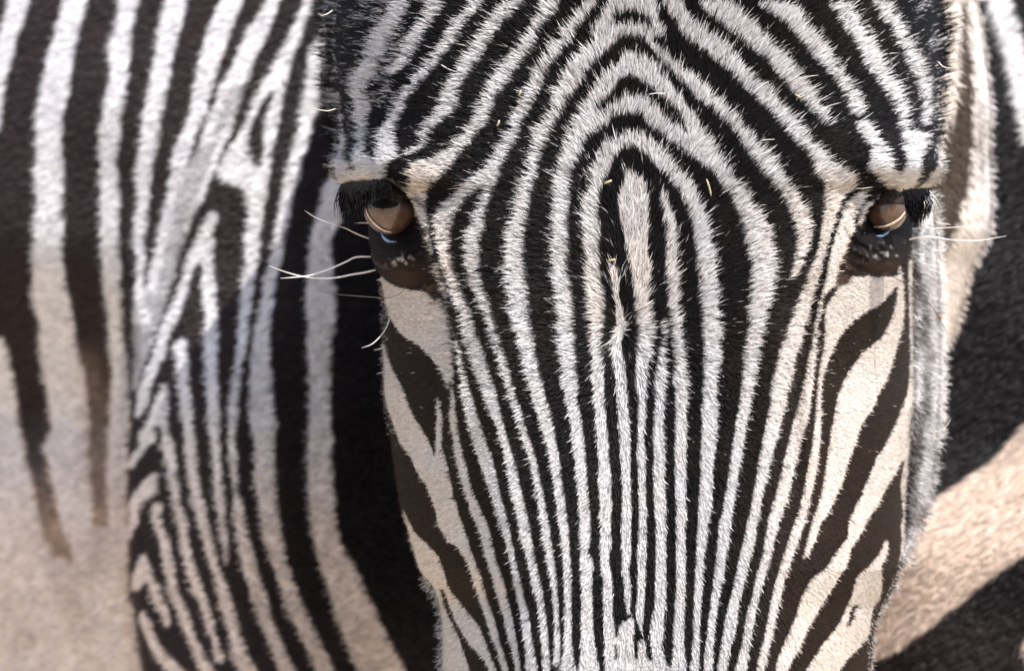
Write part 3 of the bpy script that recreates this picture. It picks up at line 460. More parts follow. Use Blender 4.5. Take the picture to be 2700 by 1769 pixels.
back_rgb = lerp(dk, lerp(WHITE * 1.1, CREAM * np.array([1.10, 1.02, .98]), bw), back)
fade = sstep(1000, 1750, gy) * (gx < 330) * .9
tan = np.zeros((GH, GW))
for s in BACK_TAN: ribbon(tan, s)
def soft(img, n):
    for ax in (0, 1, 0, 1, 0, 1):
        c = np.cumsum(np.pad(img, [(n + 1, n) if ax == 0 else (0, 0), (n + 1, n) if ax == 1 else (0, 0)], mode='edge'), axis=ax)
        img = (c[2 * n + 1:] - c[:-2 * n - 1]) / (2 * n + 1) if ax == 0 else (c[:, 2 * n + 1:] - c[:, :-2 * n - 1]) / (2 * n + 1)
    return img
back_rgb = back_rgb * lerp(np.ones(3) + 0 * gx[..., None], np.array([.80, .77, .74]), sstep(2000, 2300, gx) * sstep(900, 1200, gy))  # lower right band coloured darker to offset overbright sun on it
mid_ = np.clip(4 * back * (1 - back), 0, 1) * (gx < 345) * sstep(950, 1150, gy)
back_rgb = back_rgb * lerp(np.ones(3) + 0 * gx[..., None], np.array([1.0, .80, .66]), mid_)
back_rgb = lerp(back_rgb, np.array([.36, .27, .21]), soft(tan, 12) * .6)
neck_rgb = lerp(np.array([.062, .047, .036]) + 0 * gx[..., None], lerp(WHITE, CREAM, np.clip(.3 + (2590 - gx) / 80, 0, 1)), neck_s)

# ---------------------------------------------------------------- materials
M_skin = material('coat_skin', rough=.75, attr='coat', spec=.06, bump=(900, .25))
M_fur = material('coat_hair', rough=.6, attr='coat', spec=.12, translucent=.25)
M_bodyfur = material('body_coat_hair', rough=.6, attr='coat', spec=.2, translucent=.2)
M_lash = material('lash_hair', base=(.005, .0045, .005), rough=.6, spec=.05)
M_whisker = material('pale_whisker', base=(.92, .90, .87), rough=.35, spec=.5, translucent=.35)
M_dwhisker = material('dark_whisker', base=(.06, .04, .03), rough=.4, spec=.4)
M_lid = material('pale_lid_rim', base=(.62, .50, .40), rough=.35, spec=.5, noise=(300, .2))
M_wet = material('wet_lid_margin', base=(.09, .20, .42), rough=.06, spec=1.0, coat=1.0)  # sky reflection painted in as the blue base
M_ground = material('dry_sand', base=(.50, .40, .29), rough=.95, spec=.1, noise=(3, .15), bump=(40, .4))

# ---------------------------------------------------------------- ground
n = 41
gxx, gyy = np.meshgrid(np.linspace(-60, 60, n), np.linspace(-60, 60, n))
gz = -1.30 + .04 * vnoise(gxx, gyy, 6, 40)
ground = mesh_np('ground', np.stack([gxx, gyy, gz], -1).reshape(-1, 3), grid_faces(n, n)[:, ::-1], M_ground)
ground['kind'] = 'structure'

# ---------------------------------------------------------------- the zebra
zebra = bpy.data.objects.new('zebra', None); S.collection.objects.link(zebra); zebra.location = (0, 0, 0)
zebra['label'] = 'black and white striped zebra facing the camera with its own striped flank behind'
zebra['category'] = 'zebra'

V = []; Fq = []; C = []; nv = 0
def add(v, f, c):
    global nv
    V.append(v); Fq.append(f + nv); C.append(c); nv += len(v)

# head: rows down the face, each a closed ring
ys = np.concatenate([np.arange(-400, -20, 14), np.arange(-20, 1790, 3.0), np.arange(1790, 2231, 14)])
NC = 520; NB = 56
th = np.linspace(-1, 1, NC)
xs01 = .5 + .5 * np.sign(th) * (1 - (1 - np.abs(th)) ** 1.12)
rows = []; cols = []
for y in ys:
    l, r = float(left_edge(y)), float(right_edge(y))
    x = l + (r - l) * xs01
    d = depth(x, np.full(NC, y)); rows_f = pos(x, y + 0 * x, d)
    c_f = samp(face_rgb, x, y + 0 * x)
    ph = np.linspace(0, math.pi, NB + 2)[1:-1]
    # back half: from the right edge round to the left one
    dl, dr = d[0], d[-1]
    bx = (l + r) / 2 + (r - l) / 2 * np.cos(ph); bd = dr + (dl - dr) * (ph / math.pi) + .17 * np.sin(ph)
    arc = np.minimum(ph, math.pi - ph) * 700
    tx = np.where(ph < math.pi / 2, r - arc * .9, l + arc * .9)
    rows.append(np.vstack([rows_f, pos(bx, y + 0 * bx, bd)])); cols.append(np.vstack([c_f, samp(face_rgb, tx, y + 0 * tx)]))
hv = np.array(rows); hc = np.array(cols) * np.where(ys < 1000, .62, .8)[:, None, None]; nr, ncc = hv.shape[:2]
faces = grid_faces(nr, ncc, closed=True)
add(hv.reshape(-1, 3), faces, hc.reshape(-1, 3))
# rounded ends (poll and muzzle)
for end in (0, nr - 1):
    ring = hv[end]; c0 = ring.mean(0); sgn = 1 if end == 0 else -1
    L = [ring]; K = [hc[end]]
    for k in range(1, 9):
        a = k / 8 * math.pi / 2
        L.append(c0 + (ring - c0) * math.cos(a) * .999 + np.array([0, 0, sgn * .05 * math.sin(a)])); K.append(hc[end])
    f = grid_faces(9, ncc, closed=True)
    add(np.vstack(L), f if end else f[:, ::-1], np.vstack(K))

# trunk: slices across the long axis, head end to the right
def body_depth(px, py):
    """front surface of neck base, shoulder and flank behind the head"""
    d = .35 + .13 * sstep(950, -900, px) + .02 * sstep(1000, 2600, px)
    crease = np.interp(py, [-300, 500, 900, 1300, 1500, 1769, 2200], [250, 300, 350, 326, 335, 372, 430])
    k = sstep(600, 1150, py)
    d += k * (.070 * sstep(crease + 26, crease - 26, px) - .030 * np.exp(-((px - crease - 260) / 260) ** 2))
    d += .35 * (1 - np.sqrt(np.clip(1 - ((py - 1500) / 2700.) ** 2, 0.02, 1)))
    ex = np.clip((px - 2700) / 900, 0, 1)
    d += .28 * (1 - np.sqrt(np.clip(1 - ex ** 2, 0, 1)))
    # the chest band rolls under to the lower right
    d -= .030 * sstep(1150, 1500, py) * sstep(2050, 2500, px)
    d += .004 * vnoise(px, py, 260, 51)
    return d
bx = np.concatenate([np.arange(-4600, -80, 60), np.arange(-80, 2780, 6.0), np.arange(2780, 3601, 30)])
by = np.concatenate([np.arange(-1150, -80, 40), np.arange(-80, 1860, 6.0), np.arange(1860, 3000, 40)])
BX, BY = np.meshgrid(bx, by, indexing='ij')
taper = np.sqrt(np.clip(1 - np.clip((-bx - 3600) / 1010, 0, 1) ** 2, .02, 1)) * np.sqrt(np.clip(1 - np.clip((bx - 2700) / 905, 0, 1) ** 2, .02, 1))
BYt = 900 + (BY - 900) * taper[:, None]
fd = body_depth(BX, BYt) + .10 * (1 - taper[:, None])
fv = pos(BX, BYt, fd)
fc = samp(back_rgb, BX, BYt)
NBK = 30; ph = np.linspace(0, math.pi, NBK + 2)[1:-1]
bot, top = by[-1], by[0]
mid = (bot + top) / 2; half = (bot - top) / 2
yb = 900 + ((mid + half * np.cos(ph))[None, :] - 900) * taper[:, None]
db_ = fd[:, -1:] + (fd[:, :1] - fd[:, -1:]) * (ph / math.pi)[None, :] + .42 * np.sin(ph)[None, :] * taper[:, None]
XB = np.repeat(bx[:, None], NBK, 1)
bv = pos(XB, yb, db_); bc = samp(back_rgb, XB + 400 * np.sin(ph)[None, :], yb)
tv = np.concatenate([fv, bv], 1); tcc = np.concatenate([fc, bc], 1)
nr, ncc = tv.shape[:2]
f = grid_faces(nr, ncc, closed=True)
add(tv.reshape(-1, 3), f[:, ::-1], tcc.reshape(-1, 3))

# neck: from the chest up behind the head to the poll
neck_r = curve([(-700, 2300), (-400, 2520), (0, 2570), (100, 2587), (200, 2600), (260, 2608), (400, 2606), (560, 2609), (610, 2602), (650, 2585), (690, 2560), (735, 2546), (800, 2530), (850, 2517), (900, 2500), (920, 2485), (1000, 2380), (1300, 2200), (1600, 2100)])
yn = np.concatenate([np.arange(-700, -20, 20), np.arange(-20, 1000, 6.0), np.arange(1000, 1601, 25)])
ph = np.concatenate([np.linspace(-.5, .5, 260) ** 1 * math.pi, np.linspace(.5, 1.5, 40)[1:-1] * math.pi])
rows = []; cols = []
for y in yn:
    r = float(neck_r(y)); l = 1060 + max(0, (y - 900) * .5) + max(0, -y * .3); c = (l + r) / 2; h = (r - l) / 2
    x = c + h * np.sin(ph); d = .31 - .085 * np.cos(ph) + (.05 if y > 900 else 0) * sstep(900, 1500, np.array(float(y)))
    rows.append(pos(x, y + 0 * x, d))
    cols.append(samp(neck_rgb, np.where(np.cos(ph) < 0, r - 40 * (1 + np.cos(ph)), x), y + 0 * x))
nvv = np.array(rows); ncl = np.array(cols)
add(nvv.reshape(-1, 3), grid_faces(len(yn), len(ph), closed=True), ncl.reshape(-1, 3))

# legs down to the ground, below the picture
for lx, ld in ((500, .42), (2300, .34), (900, .66), (-3400, .62), (-3100, .86)):
    if (lx, ld) == (900, .66): continue
    zs = np.linspace(0, 1, 22)
    rad = np.interp(zs, [0, .12, .4, .5, .56, .86, .92, 1], [.11, .085, .05, .052, .036, .032, .045, .055])
    a = np.linspace(0, 2 * math.pi, 24, endpoint=False)
    top3 = pos(np.array(lx, float), np.array(2300.), np.array(ld + .12)); bz = -1.27
    rows = [np.stack([top3[0] + r_ * np.cos(a), top3[1] + r_ * .9 * np.sin(a), np.full(24, top3[2] + (bz - top3[2]) * z_)], -1) for z_, r_ in zip(zs, rad)]
    band = (np.sin(zs * 60) > 0).astype(float)
    cc = np.repeat((BLACK[None] + (WHITE - BLACK)[None] * band[:, None])[:, None], 24, 1)
    add(np.array(rows).reshape(-1, 3), grid_faces(22, 24, closed=True), cc.reshape(-1, 3))
body = mesh_np('body', np.vstack(V), np.vstack(Fq), M_skin, zebra, np.vstack(C))

# ---------------------------------------------------------------- hair
def strands(name, rx, ry, tx, ty, ln, lift, wd, depth_fn, rgb, mat, kinds, clampx=None, droop=0.0, curl=.12, seg=3):
    """short tapered hairs: root on the skin at (rx, ry), growing along (tx, ty)"""
    N = len(rx)
    P = []; W_ = []
    kx = rng.normal(0, curl, N); 
    for k in range(seg + 1):
        s = k / seg
        a = kx * s
        dx = tx * np.cos(a) - ty * np.sin(a); dy = tx * np.sin(a) + ty * np.cos(a)
        x = rx + dx * ln * s; y = ry + dy * ln * s + droop * ln * s * s
        d = depth_fn(x, y) - lift * (s ** .8) + .00025
        if k == 0: d += .0006
        P.append(pos(x, y, d)); W_.append(wd * np.interp(s, [0, .35, .7, 1], [.8, 1, .65, 0]))
    P = np.array(P)                                  # seg+1, N, 3
    T = P[1:] - P[:-1]; T = np.concatenate([T, T[-1:]], 0); T /= np.linalg.norm(T, axis=2, keepdims=True) + 1e-9
    roll = rng.normal(0, .5, N)
    e = 5.0; m_ = FRAME_W / 2700
    sx_ = np.clip((depth_fn(rx + e, ry) - depth_fn(rx - e, ry)) / (2 * e * m_), -1.6, 1.6)
    sz_ = np.clip(-(depth_fn(rx, ry + e) - depth_fn(rx, ry - e)) / (2 * e * m_), -1.0, 1.0)
    # each hair lies flat on the skin, turned a little at random
    view = np.stack([sx_ + np.tan(np.clip(roll, -1.1, 1.1)) * .8, -np.ones(N), sz_ + rng.normal(0, .25, N)], -1)
    view /= np.linalg.norm(view, axis=1, keepdims=True)
    side = np.cross(T, view[None]); side /= np.linalg.norm(side, axis=2, keepdims=True) + 1e-9
    PX = FRAME_W / 2700
    w = (np.array(W_) * PX * .5)[..., None]
    if w.ndim == 2: w = w[:, None]
    A = P + side * w; B = P - side * w
    vs = []
    for k in range(seg): vs += [A[k], B[k]]
    vs.append(P[seg])
    vs = np.stack(vs, 1)                             # N, 2seg+1, 3
    nvs = 2 * seg + 1; base = (np.arange(N) * nvs)[:, None]
    q = np.concatenate([np.stack([base[:, 0] + 2 * k, base[:, 0] + 2 * k + 1, base[:, 0] + 2 * k + 3, base[:, 0] + 2 * k + 2], -1) for k in range(seg - 1)])
    tr = np.stack([base[:, 0] + 2 * seg - 2, base[:, 0] + 2 * seg - 1, base[:, 0] + 2 * seg], -1)
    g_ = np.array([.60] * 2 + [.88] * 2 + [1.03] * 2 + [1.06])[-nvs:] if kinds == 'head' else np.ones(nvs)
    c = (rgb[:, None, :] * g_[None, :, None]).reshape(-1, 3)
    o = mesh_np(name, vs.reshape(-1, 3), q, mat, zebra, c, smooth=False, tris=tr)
    o['kind'] = 'stuff'
    return o

def flow(x, y):
    dx = x - 1640; dy = (y - 885) * .8
    kl = np.where(y < 885, 3.0 + np.abs(dx) / 190, 2.3); kr = np.where(y < 885, .62 + np.abs(dx) / 520, 1.25)
    dx = np.where(dx < 0, dx * kl, dx * kr)
    dx = dx + 60 * vnoise(x, y, 140, 60); dy = dy + 25 * vnoise(x, y, 140, 61)
    a = np.arctan2(dy, dx)
    a = a + .28 * vnoise(x, y, 28, 62) + .22 * vnoise(x, y, 11, 63)
    return np.cos(a), np.sin(a)

def hair_len(x, y):
    u = np.abs(x - 1640) / 750
    L = 36 - 22 * sstep(700, 1150, y)
    cheek = sstep(.52, .72, u) * sstep(480, 620, y)
    L = L * (1 - cheek) + 13 * cheek
    L = L + 14 * sstep(.78, 1.0, u) * (1 - sstep(330, 430, y))
    L = L * (1 - .45 * gauss(x, y, 970, 450, 120, 50)) * (1 - .45 * gauss(x, y, 2390, 455, 110, 50))
    return L

N = 430000
rx = rng.uniform(860, 2495, N); ry = rng.uniform(-90, 1800, N)
dens = np.clip(1.0 - .35 * (hair_len(rx, ry) > 30) + .3 * (hair_len(rx, ry) < 12), 0, 1.3) / 1.3
keep = (rng.random(N) < dens) & (rx > left_edge(ry) + 1) & (rx < right_edge(ry) - 1)
# no hair on the eyeballs and hardly any on the naked lids
keep &= ~((((rx - 1029) / 70) ** 2 + ((ry - 549) / 70) ** 2 < 1) & (ry > brow_l(rx) - 2))
keep &= ~((((rx - 2338) / 56) ** 2 + ((ry - 554) / 52) ** 2 < 1) & (ry > brow_r(rx) - 2))
sk_ = samp(skin, rx, ry); keep &= rng.random(N) > .82 * sk_
rx, ry = rx[keep], ry[keep]
tx, ty = flow(rx, ry); ln = hair_len(rx, ry) * rng.uniform(.45, 1.35, len(rx))
jawm = (rx > face_right(ry) + 6) & (ry > 515)
ln = np.where(jawm, rng.uniform(12, 40, len(rx)), ln)
ln = np.where(samp(skin, rx, ry) > .3, ln * .5, ln)
tx = np.where(jawm, .85 + rng.normal(0, .1, len(rx)), tx); ty = np.where(jawm, .5 + rng.normal(0, .22, len(rx)) - .5 * (ry < 560), ty)
nn = np.hypot(tx, ty); tx, ty = tx / nn, ty / nn
# hairs gather in small locks that share a length
ln = ln * (1 + .22 * vnoise(rx, ry, 9, 66))
long_ = rng.random(len(rx)) < .10
off_ = np.where(long_, .22, .42)
ln = np.where(long_ & (ln > 12), ln * 1.35, ln)
rgb = samp(face_rgb, rx + tx * ln * off_ + rng.normal(0, 1.5, len(rx)), ry + ty * ln * off_ + rng.normal(0, 1.5, len(rx)))
lum = rgb.mean(1)
rgb = rgb * np.clip(1.0 + rng.normal(0, 1, len(rx)) * np.where(ln > 20, .19, .15) + np.where(ln > 20, .14, .06) * vnoise(rx, ry, 6, 67), .35, 1.35)[:, None]
stray = rng.random(len(rx)) < .006
rgb = np.where((stray & (lum < .1) & (ry < 1200))[:, None], np.array([.34, .32, .32]), rgb)
hz = samp(haze_m, rx, ry) * (.06 + .5 * sstep(-.1, .5, vnoise(rx + .45 * ry, ry * .2, 26, 92)))
pale = (rng.random(len(rx)) < hz) & (lum < .3)
rgb = np.where(pale[:, None], WHITE[None] * rng.uniform(.35, .95, len(rx))[:, None], rgb)
ln = np.where(pale, ln * 1.15, ln)
rgb = np.clip(rgb, .003, .9)
lift = np.where(ln > 20, rng.uniform(.0012, .0030, len(rx)), rng.uniform(.0005, .0016, len(rx)))
lift = np.where(jawm, rng.uniform(.001, .003, len(rx)), lift)
wd = np.where(ln > 22, rng.uniform(1.7, 3.1, len(rx)), rng.uniform(1.6, 2.8, len(rx)))
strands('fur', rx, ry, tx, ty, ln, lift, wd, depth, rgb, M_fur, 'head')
n_head = len(rx)

# fringe along the outline of the head: brow, jaw, forehead edge
def fringe(edge, y0, y1, n, sx, l0, l1, colr, up):
    yy = rng.uniform(y0, y1, n); xx = edge(yy) - sx * rng.uniform(-2, 16, n)
    ang = rng.normal(up, .38, n)
    return xx, yy, sx * np.cos(ang), np.sin(ang), rng.uniform(l0, l1, n), np.repeat(np.array(colr)[None], n, 0) * (1 + rng.normal(0, .12, n))[:, None]
parts = [fringe(right_edge, 505, 1180, 1700, 1, 16, 46, (.90, .88, .85), .30), fringe(right_edge, 1180, 1560, 700, 1, 10, 26, (.62, .59, .57), .35),  # backlight painted into the palest fringes, right jaw and upper left
         fringe(right_edge, 380, 492, 160, 1, 10, 26, (.78, .75, .70), .35), fringe(right_edge, -40, 300, 260, 1, 20, 48, (.66, .62, .58), -.15),
         fringe(left_edge, -40, 140, 520, -1, 16, 40, (.88, .85, .80), .1), fringe(left_edge, 140, 300, 330, -1, 16, 40, (.74, .72, .70), .05), fringe(left_edge, 300, 470, 130, -1, 8, 22, (.66, .65, .66), -.05),
         fringe(left_edge, 730, 1150, 300, -1, 4, 12, (.50, .50, .52), .4), fringe(left_edge, 1520, 1790, 420, -1, 12, 36, (.48, .47, .48), .75),
         fringe(right_edge, 1560, 1790, 300, 1, 10, 24, (.60, .59, .60), .8)]
cat = [np.concatenate([p[k] for p in parts]) for k in range(6)]
strands('fringe_hair', cat[0], cat[1], cat[2], cat[3], cat[4], rng.uniform(-.003, .003, len(cat[0])), rng.uniform(1.2, 2.4, len(cat[0])), depth, np.clip(cat[5], 0, .9), M_fur, 'fringe', curl=.35)

# coat of the trunk, seen out of focus
N = 90000
rx = rng.uniform(-60, 2760, N); ry = rng.uniform(-60, 1830, N)
vis = (rx < left_edge(ry) + 60) | (rx > right_edge(ry) - 80)
rx, ry = rx[vis], ry[vis]
a = np.where(rx < 1300, math.pi - .25 + .2 * vnoise(rx, ry, 90, 70), R(-38) + math.pi + .15 * vnoise(rx, ry, 90, 71)) + rng.normal(0, .12, len(rx))
tx, ty = np.cos(a), np.sin(a)
ln = rng.uniform(16, 40, len(rx)) * np.where(rx > 2000, 1.3, 1)
rgb = samp(back_rgb, rx + tx * ln * .4, ry + ty * ln * .4) * (1 + rng.normal(0, .14, len(rx)) + .12 * vnoise(rx + .8 * ry, ry * .3, 14, 72) * (rx > 2000))[:, None]
strands('body_fur', rx, ry, tx, ty, ln, rng.uniform(.001, .003, len(rx)), rng.uniform(3.5, 6, len(rx)), body_depth, np.clip(rgb, .004, .9), M_bodyfur, 'body', seg=2)
# bright fringe on the edge of the neck
def neck_depth(x, y): 
    r = neck_r(y); l = 1060. + 0 * y; c = (l + r) / 2; h = (r - l) / 2
    return .31 - .085 * np.sqrt(np.clip(1 - ((x - c) / h) ** 2, 0, 1))
n = 5200
yy = rng.uniform(-60, 930, n); xx = neck_r(yy) - rng.uniform(0, 1, n) ** 1.6 * 150
ang = rng.normal(.9, .3, n)
strands('neck_fur', xx, yy, np.cos(ang), np.sin(ang), rng.uniform(14, 36, n), rng.uniform(0, .003, n), rng.uniform(3, 5, n), neck_depth, samp(neck_rgb, np.minimum(xx, neck_r(yy) - 16), yy) * 1.05 * (1 + rng.normal(0, .15, n))[:, None], M_bodyfur, 'neck')

# ---------------------------------------------------------------- eyes
def revolve(profile, nseg=64):
    """profile: list of (radius, y) from pole to pole; axis along -Y"""
    a = np.linspace(0, 2 * math.pi, nseg, endpoint=False)
    rows = [np.stack([r * np.cos(a), np.full(nseg, y), r * np.sin(a)], -1) for r, y in profile]
    return np.array(rows).reshape(-1, 3), grid_faces(len(profile), nseg, closed=True)

M_eye = bpy.data.materials.new('brown_eyeball'); M_eye.use_nodes = True
t = M_eye.node_tree; p = t.nodes['Principled BSDF']
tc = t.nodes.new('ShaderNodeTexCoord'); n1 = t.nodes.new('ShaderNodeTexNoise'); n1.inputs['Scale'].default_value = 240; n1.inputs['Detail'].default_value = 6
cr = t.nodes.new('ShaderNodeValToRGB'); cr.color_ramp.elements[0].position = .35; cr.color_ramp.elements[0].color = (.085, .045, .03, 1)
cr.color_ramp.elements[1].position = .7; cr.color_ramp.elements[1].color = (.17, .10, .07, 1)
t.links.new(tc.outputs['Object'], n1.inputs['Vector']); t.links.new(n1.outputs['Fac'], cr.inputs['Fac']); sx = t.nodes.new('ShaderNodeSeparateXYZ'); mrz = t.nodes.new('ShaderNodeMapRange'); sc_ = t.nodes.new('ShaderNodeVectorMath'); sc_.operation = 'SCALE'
t.links.new(tc.outputs['Object'], sx.inputs[0]); t.links.new(sx.outputs['Z'], mrz.inputs['Value'])     # shade of brow and lashes put into the colour, darker upwards
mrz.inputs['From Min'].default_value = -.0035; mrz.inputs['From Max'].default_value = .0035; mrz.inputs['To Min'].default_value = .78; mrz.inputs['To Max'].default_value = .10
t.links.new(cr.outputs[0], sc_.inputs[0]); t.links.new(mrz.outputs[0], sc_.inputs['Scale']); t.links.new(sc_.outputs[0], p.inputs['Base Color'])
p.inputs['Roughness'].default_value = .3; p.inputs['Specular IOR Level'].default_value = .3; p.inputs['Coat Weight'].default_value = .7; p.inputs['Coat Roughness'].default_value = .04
M_pupil = material('pupil_black', base=(.004, .003, .003), rough=.5, spec=.1)

def tube(name, pts, rad, mat, parent, nseg=8, closed_tip=True):
    P = np.array(pts, float); n = len(P)
    T = np.gradient(P, axis=0); T /= np.linalg.norm(T, axis=1, keepdims=True) + 1e-12
    ref = np.array([0, 1., 0]); S1 = np.cross(T, ref); S1 /= np.linalg.norm(S1, axis=1, keepdims=True) + 1e-12; S2 = np.cross(T, S1)
    a = np.linspace(0, 2 * math.pi, nseg, endpoint=False)
    rad = np.asarray(rad) * np.ones(n)
    v = P[:, None] + rad[:, None, None] * (np.cos(a)[None, :, None] * S1[:, None] + np.sin(a)[None, :, None] * S2[:, None])
    f = grid_faces(n, nseg, closed=True)
    v = v.reshape(-1, 3)
    v = np.vstack([v, P[:1], P[-1:]]); i0, i1 = len(v) - 2, len(v) - 1
    k = np.arange(nseg); k2 = (k + 1) % nseg
    tr = np.vstack([np.stack([k, k2, np.full(nseg, i0)], -1), np.stack([(n - 1) * nseg + k2, (n - 1) * nseg + k, np.full(nseg, i1)], -1)])
    return mesh_np(name, v, f, mat, parent, tris=tr)

def smooth_path(pts, n=24):
    P = np.array(pts, float); A = np.vstack([2 * P[0] - P[1], P, 2 * P[-1] - P[-2]])
    out = []
    m = len(P) - 1
    for j in range(n):
        u = j / (n - 1) * m; i = min(int(u), m - 1); t_ = u - i
        p0, p1, p2, p3 = A[i], A[i + 1], A[i + 2], A[i + 3]
        out.append(.5 * ((2 * p1) + (-p0 + p2) * t_ + (2 * p0 - 5 * p1 + 4 * p2 - p3) * t_ ** 2 + (-p0 + 3 * p1 - 3 * p2 + p3) * t_ ** 3))
    return np.array(out)

def sheet_path(sheet, pts):
    ox, oy, sc = SHEETS[sheet]
    return [(ox + x / sc, oy + y / sc) for x, y in pts]

PXM = FRAME_W / 2700
M_upper = material('upper_lid_skin', base=(.022, .014, .010), rough=.6, spec=.15, noise=(700, .5), bump=(500, .6))
def make_eye(cx, cy, dd, rad, side, lidpts, wetpts, lid_w, hood):
    """eyeball with a horizontal pupil, resting in its lids"""
    rm = rad * PXM
    prof = [(rm * math.sin(a), -rm * 1.02 * math.cos(a)) for a in np.linspace(.001, math.pi - .001, 48)]
    v, f = revolve(prof)
    c = pos(np.array(cx, float), np.array(cy, float), np.array(dd))
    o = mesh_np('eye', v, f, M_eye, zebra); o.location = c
    o.rotation_euler = (R(2 if side < 0 else -28), 0, R(12 * side))
    # pupil: a flat horizontal oval hugging the ball, high under the brow
    a = np.linspace(0, 2 * math.pi, 40, endpoint=False); rr = np.linspace(0, 1, 8)
    rows = []
    for r_ in rr:
        ux = .52 * r_ * np.cos(a); uz = .17 * r_ * np.sin(a) + .17
        yv = -np.sqrt(np.clip(1 - ux ** 2 - uz ** 2, 0, 1)) * 1.02
        rows.append(np.stack([ux, yv - .012, uz], -1) * rm)
    pv = np.array(rows).reshape(-1, 3)
    pu = mesh_np('pupil', pv, grid_faces(8, 40, closed=True), M_pupil, o)
    # upper lid: a hood of dark wrinkled skin over the top of the ball
    nu, nw = 60, 16
    az = np.linspace(-math.pi * .62, math.pi * .62, nu)
    rows = []
    for k in range(nw):
        q = k / (nw - 1)
        z0 = hood[0] + hood[1] * np.sin(az) + hood[2] * np.cos(az * 1.3)
        z_ = z0 + (.995 - z0) * (1 - (1 - q)) ** 1.0
        rr_ = 1.075 * np.sqrt(np.clip(1 - z_ ** 2, 0, 1)) + .018 * math.sin(q * 40)
        if k == 0: rr_ = rr_ - .05
        rows.append(np.stack([rr_ * np.sin(az), -rr_ * np.cos(az), z_ * 1.06], -1) * rm)
    hv_ = np.array(rows).reshape(-1, 3)
    ho = mesh_np('upper_eyelid', hv_, grid_faces(nw, nu), M_upper, zebra); ho.location = c
    # lower lid rim
    P = smooth_path(lidpts, 30)
    def ball_d(x, y, k=1.0):
        q = rad ** 2 - (x - cx) ** 2 - (y - cy) ** 2
        return dd - np.sqrt(np.clip(q, 0, None)) * PXM * k
    d = ball_d(P[:, 0], P[:, 1]) - .0009
    lid = tube('lower_eyelid', pos(P[:, 0], P[:, 1], d), lid_w * PXM * np.sin(np.linspace(.25, math.pi - .15, 30)) ** .5, M_lid, zebra)
    P = smooth_path(wetpts, 24); d = np.minimum(ball_d(P[:, 0], P[:, 1]), depth(P[:, 0], P[:, 1])) - .0012
    wet = tube('wet_lid_margin', pos(P[:, 0], P[:, 1], d), 4.6 * PXM * np.sin(np.linspace(.2, math.pi - .2, 24)), M_wet, zebra)
    return o

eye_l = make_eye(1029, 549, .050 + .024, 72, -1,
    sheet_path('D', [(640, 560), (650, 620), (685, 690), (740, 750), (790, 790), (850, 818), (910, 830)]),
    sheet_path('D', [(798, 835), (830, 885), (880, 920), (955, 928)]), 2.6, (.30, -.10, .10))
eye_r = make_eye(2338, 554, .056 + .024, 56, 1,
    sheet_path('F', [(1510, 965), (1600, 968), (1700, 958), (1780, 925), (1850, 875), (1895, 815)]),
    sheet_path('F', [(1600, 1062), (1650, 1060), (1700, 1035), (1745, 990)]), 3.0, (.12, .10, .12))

# ---------------------------------------------------------------- lashes and whiskers
def lash_set(name, roots, tips, n, dep0, dep1, w):
    rts = smooth_path(roots, 60); tps = smooth_path(tips, 60)
    t_ = rng.random(n); i = t_ * 59
    ix = np.clip(i.astype(int), 0, 58); fr = (i - ix)[:, None]
    a = rts[ix] * (1 - fr) + rts[ix + 1] * fr; b = tps[ix] * (1 - fr) + tps[ix + 1] * fr
    b = a + (b - a) * rng.uniform(.35, 1.08, n)[:, None] + rng.normal(0, 7, (n, 2)); a = a + rng.normal(0, 3, (n, 2))
    seg = 5; P = []
    bend = rng.uniform(.05, .22, n)
    perp = np.stack([-(b - a)[:, 1], (b - a)[:, 0]], -1)
    sgn = 1 if name[1] else -1
    for k in range(seg + 1):
        s = k / seg
        q = a + (b - a) * s + sgn * perp * (bend * s * (1 - s) * 2)[:, None]
        P.append(pos(q[:, 0], q[:, 1], dep0 + (dep1 - dep0) * math.sin(s * math.pi * .6) + rng.normal(0, .002, n) * s))
    P = np.array(P); T = np.gradient(P, axis=0); T /= np.linalg.norm(T, axis=2, keepdims=True) + 1e-9
    side = np.cross(T, np.array([0, -1., 0])); side /= np.linalg.norm(side, axis=2, keepdims=True) + 1e-9
    vs = []
    for k in range(seg): 
        ww = w * PXM * .5 * (1 - .75 * k / seg); vs += [P[k] + side[k] * ww, P[k] - side[k] * ww]
    vs.append(P[seg]); vs = np.stack(vs, 1); m = 2 * seg + 1; b0 = np.arange(n) * m
    q = np.concatenate([np.stack([b0 + 2 * k, b0 + 2 * k + 1, b0 + 2 * k + 3, b0 + 2 * k + 2], -1) for k in range(seg - 1)])
    tr = np.stack([b0 + 2 * seg - 2, b0 + 2 * seg - 1, b0 + 2 * seg], -1)
    o = mesh_np(name[0], vs.reshape(-1, 3), q, name[2], zebra, smooth=False, tris=tr); o['kind'] = 'stuff'
    return o
lash_set(('eyelashes', True, M_lash), sheet_path('D', [(400, 345), (520, 345), (650, 325), (760, 300)]), sheet_path('D', [(380, 640), (450, 760), (560, 740), (640, 600)]), 460, .052, .040, 3.6)
lash_set(('eyelashes', True, M_lash), sheet_path('D', [(420, 350), (600, 335), (780, 300), (900, 320)]), sheet_path('D', [(520, 560), (640, 560), (780, 540), (900, 500)]), 260, .056, .046, 3.0)
lash_set(('eyelashes', False, M_lash), sheet_path('F', [(1880, 615), (1950, 600), (2050, 595), (2150, 590)]), sheet_path('F', [(1940, 900), (1990, 950), (2050, 930), (2120, 860)]), 650, .060, .050, 3.6)
M_sunlash = material('sunlit_lash', base=(.80, .78, .76), rough=.35, spec=.5, translucent=.3)
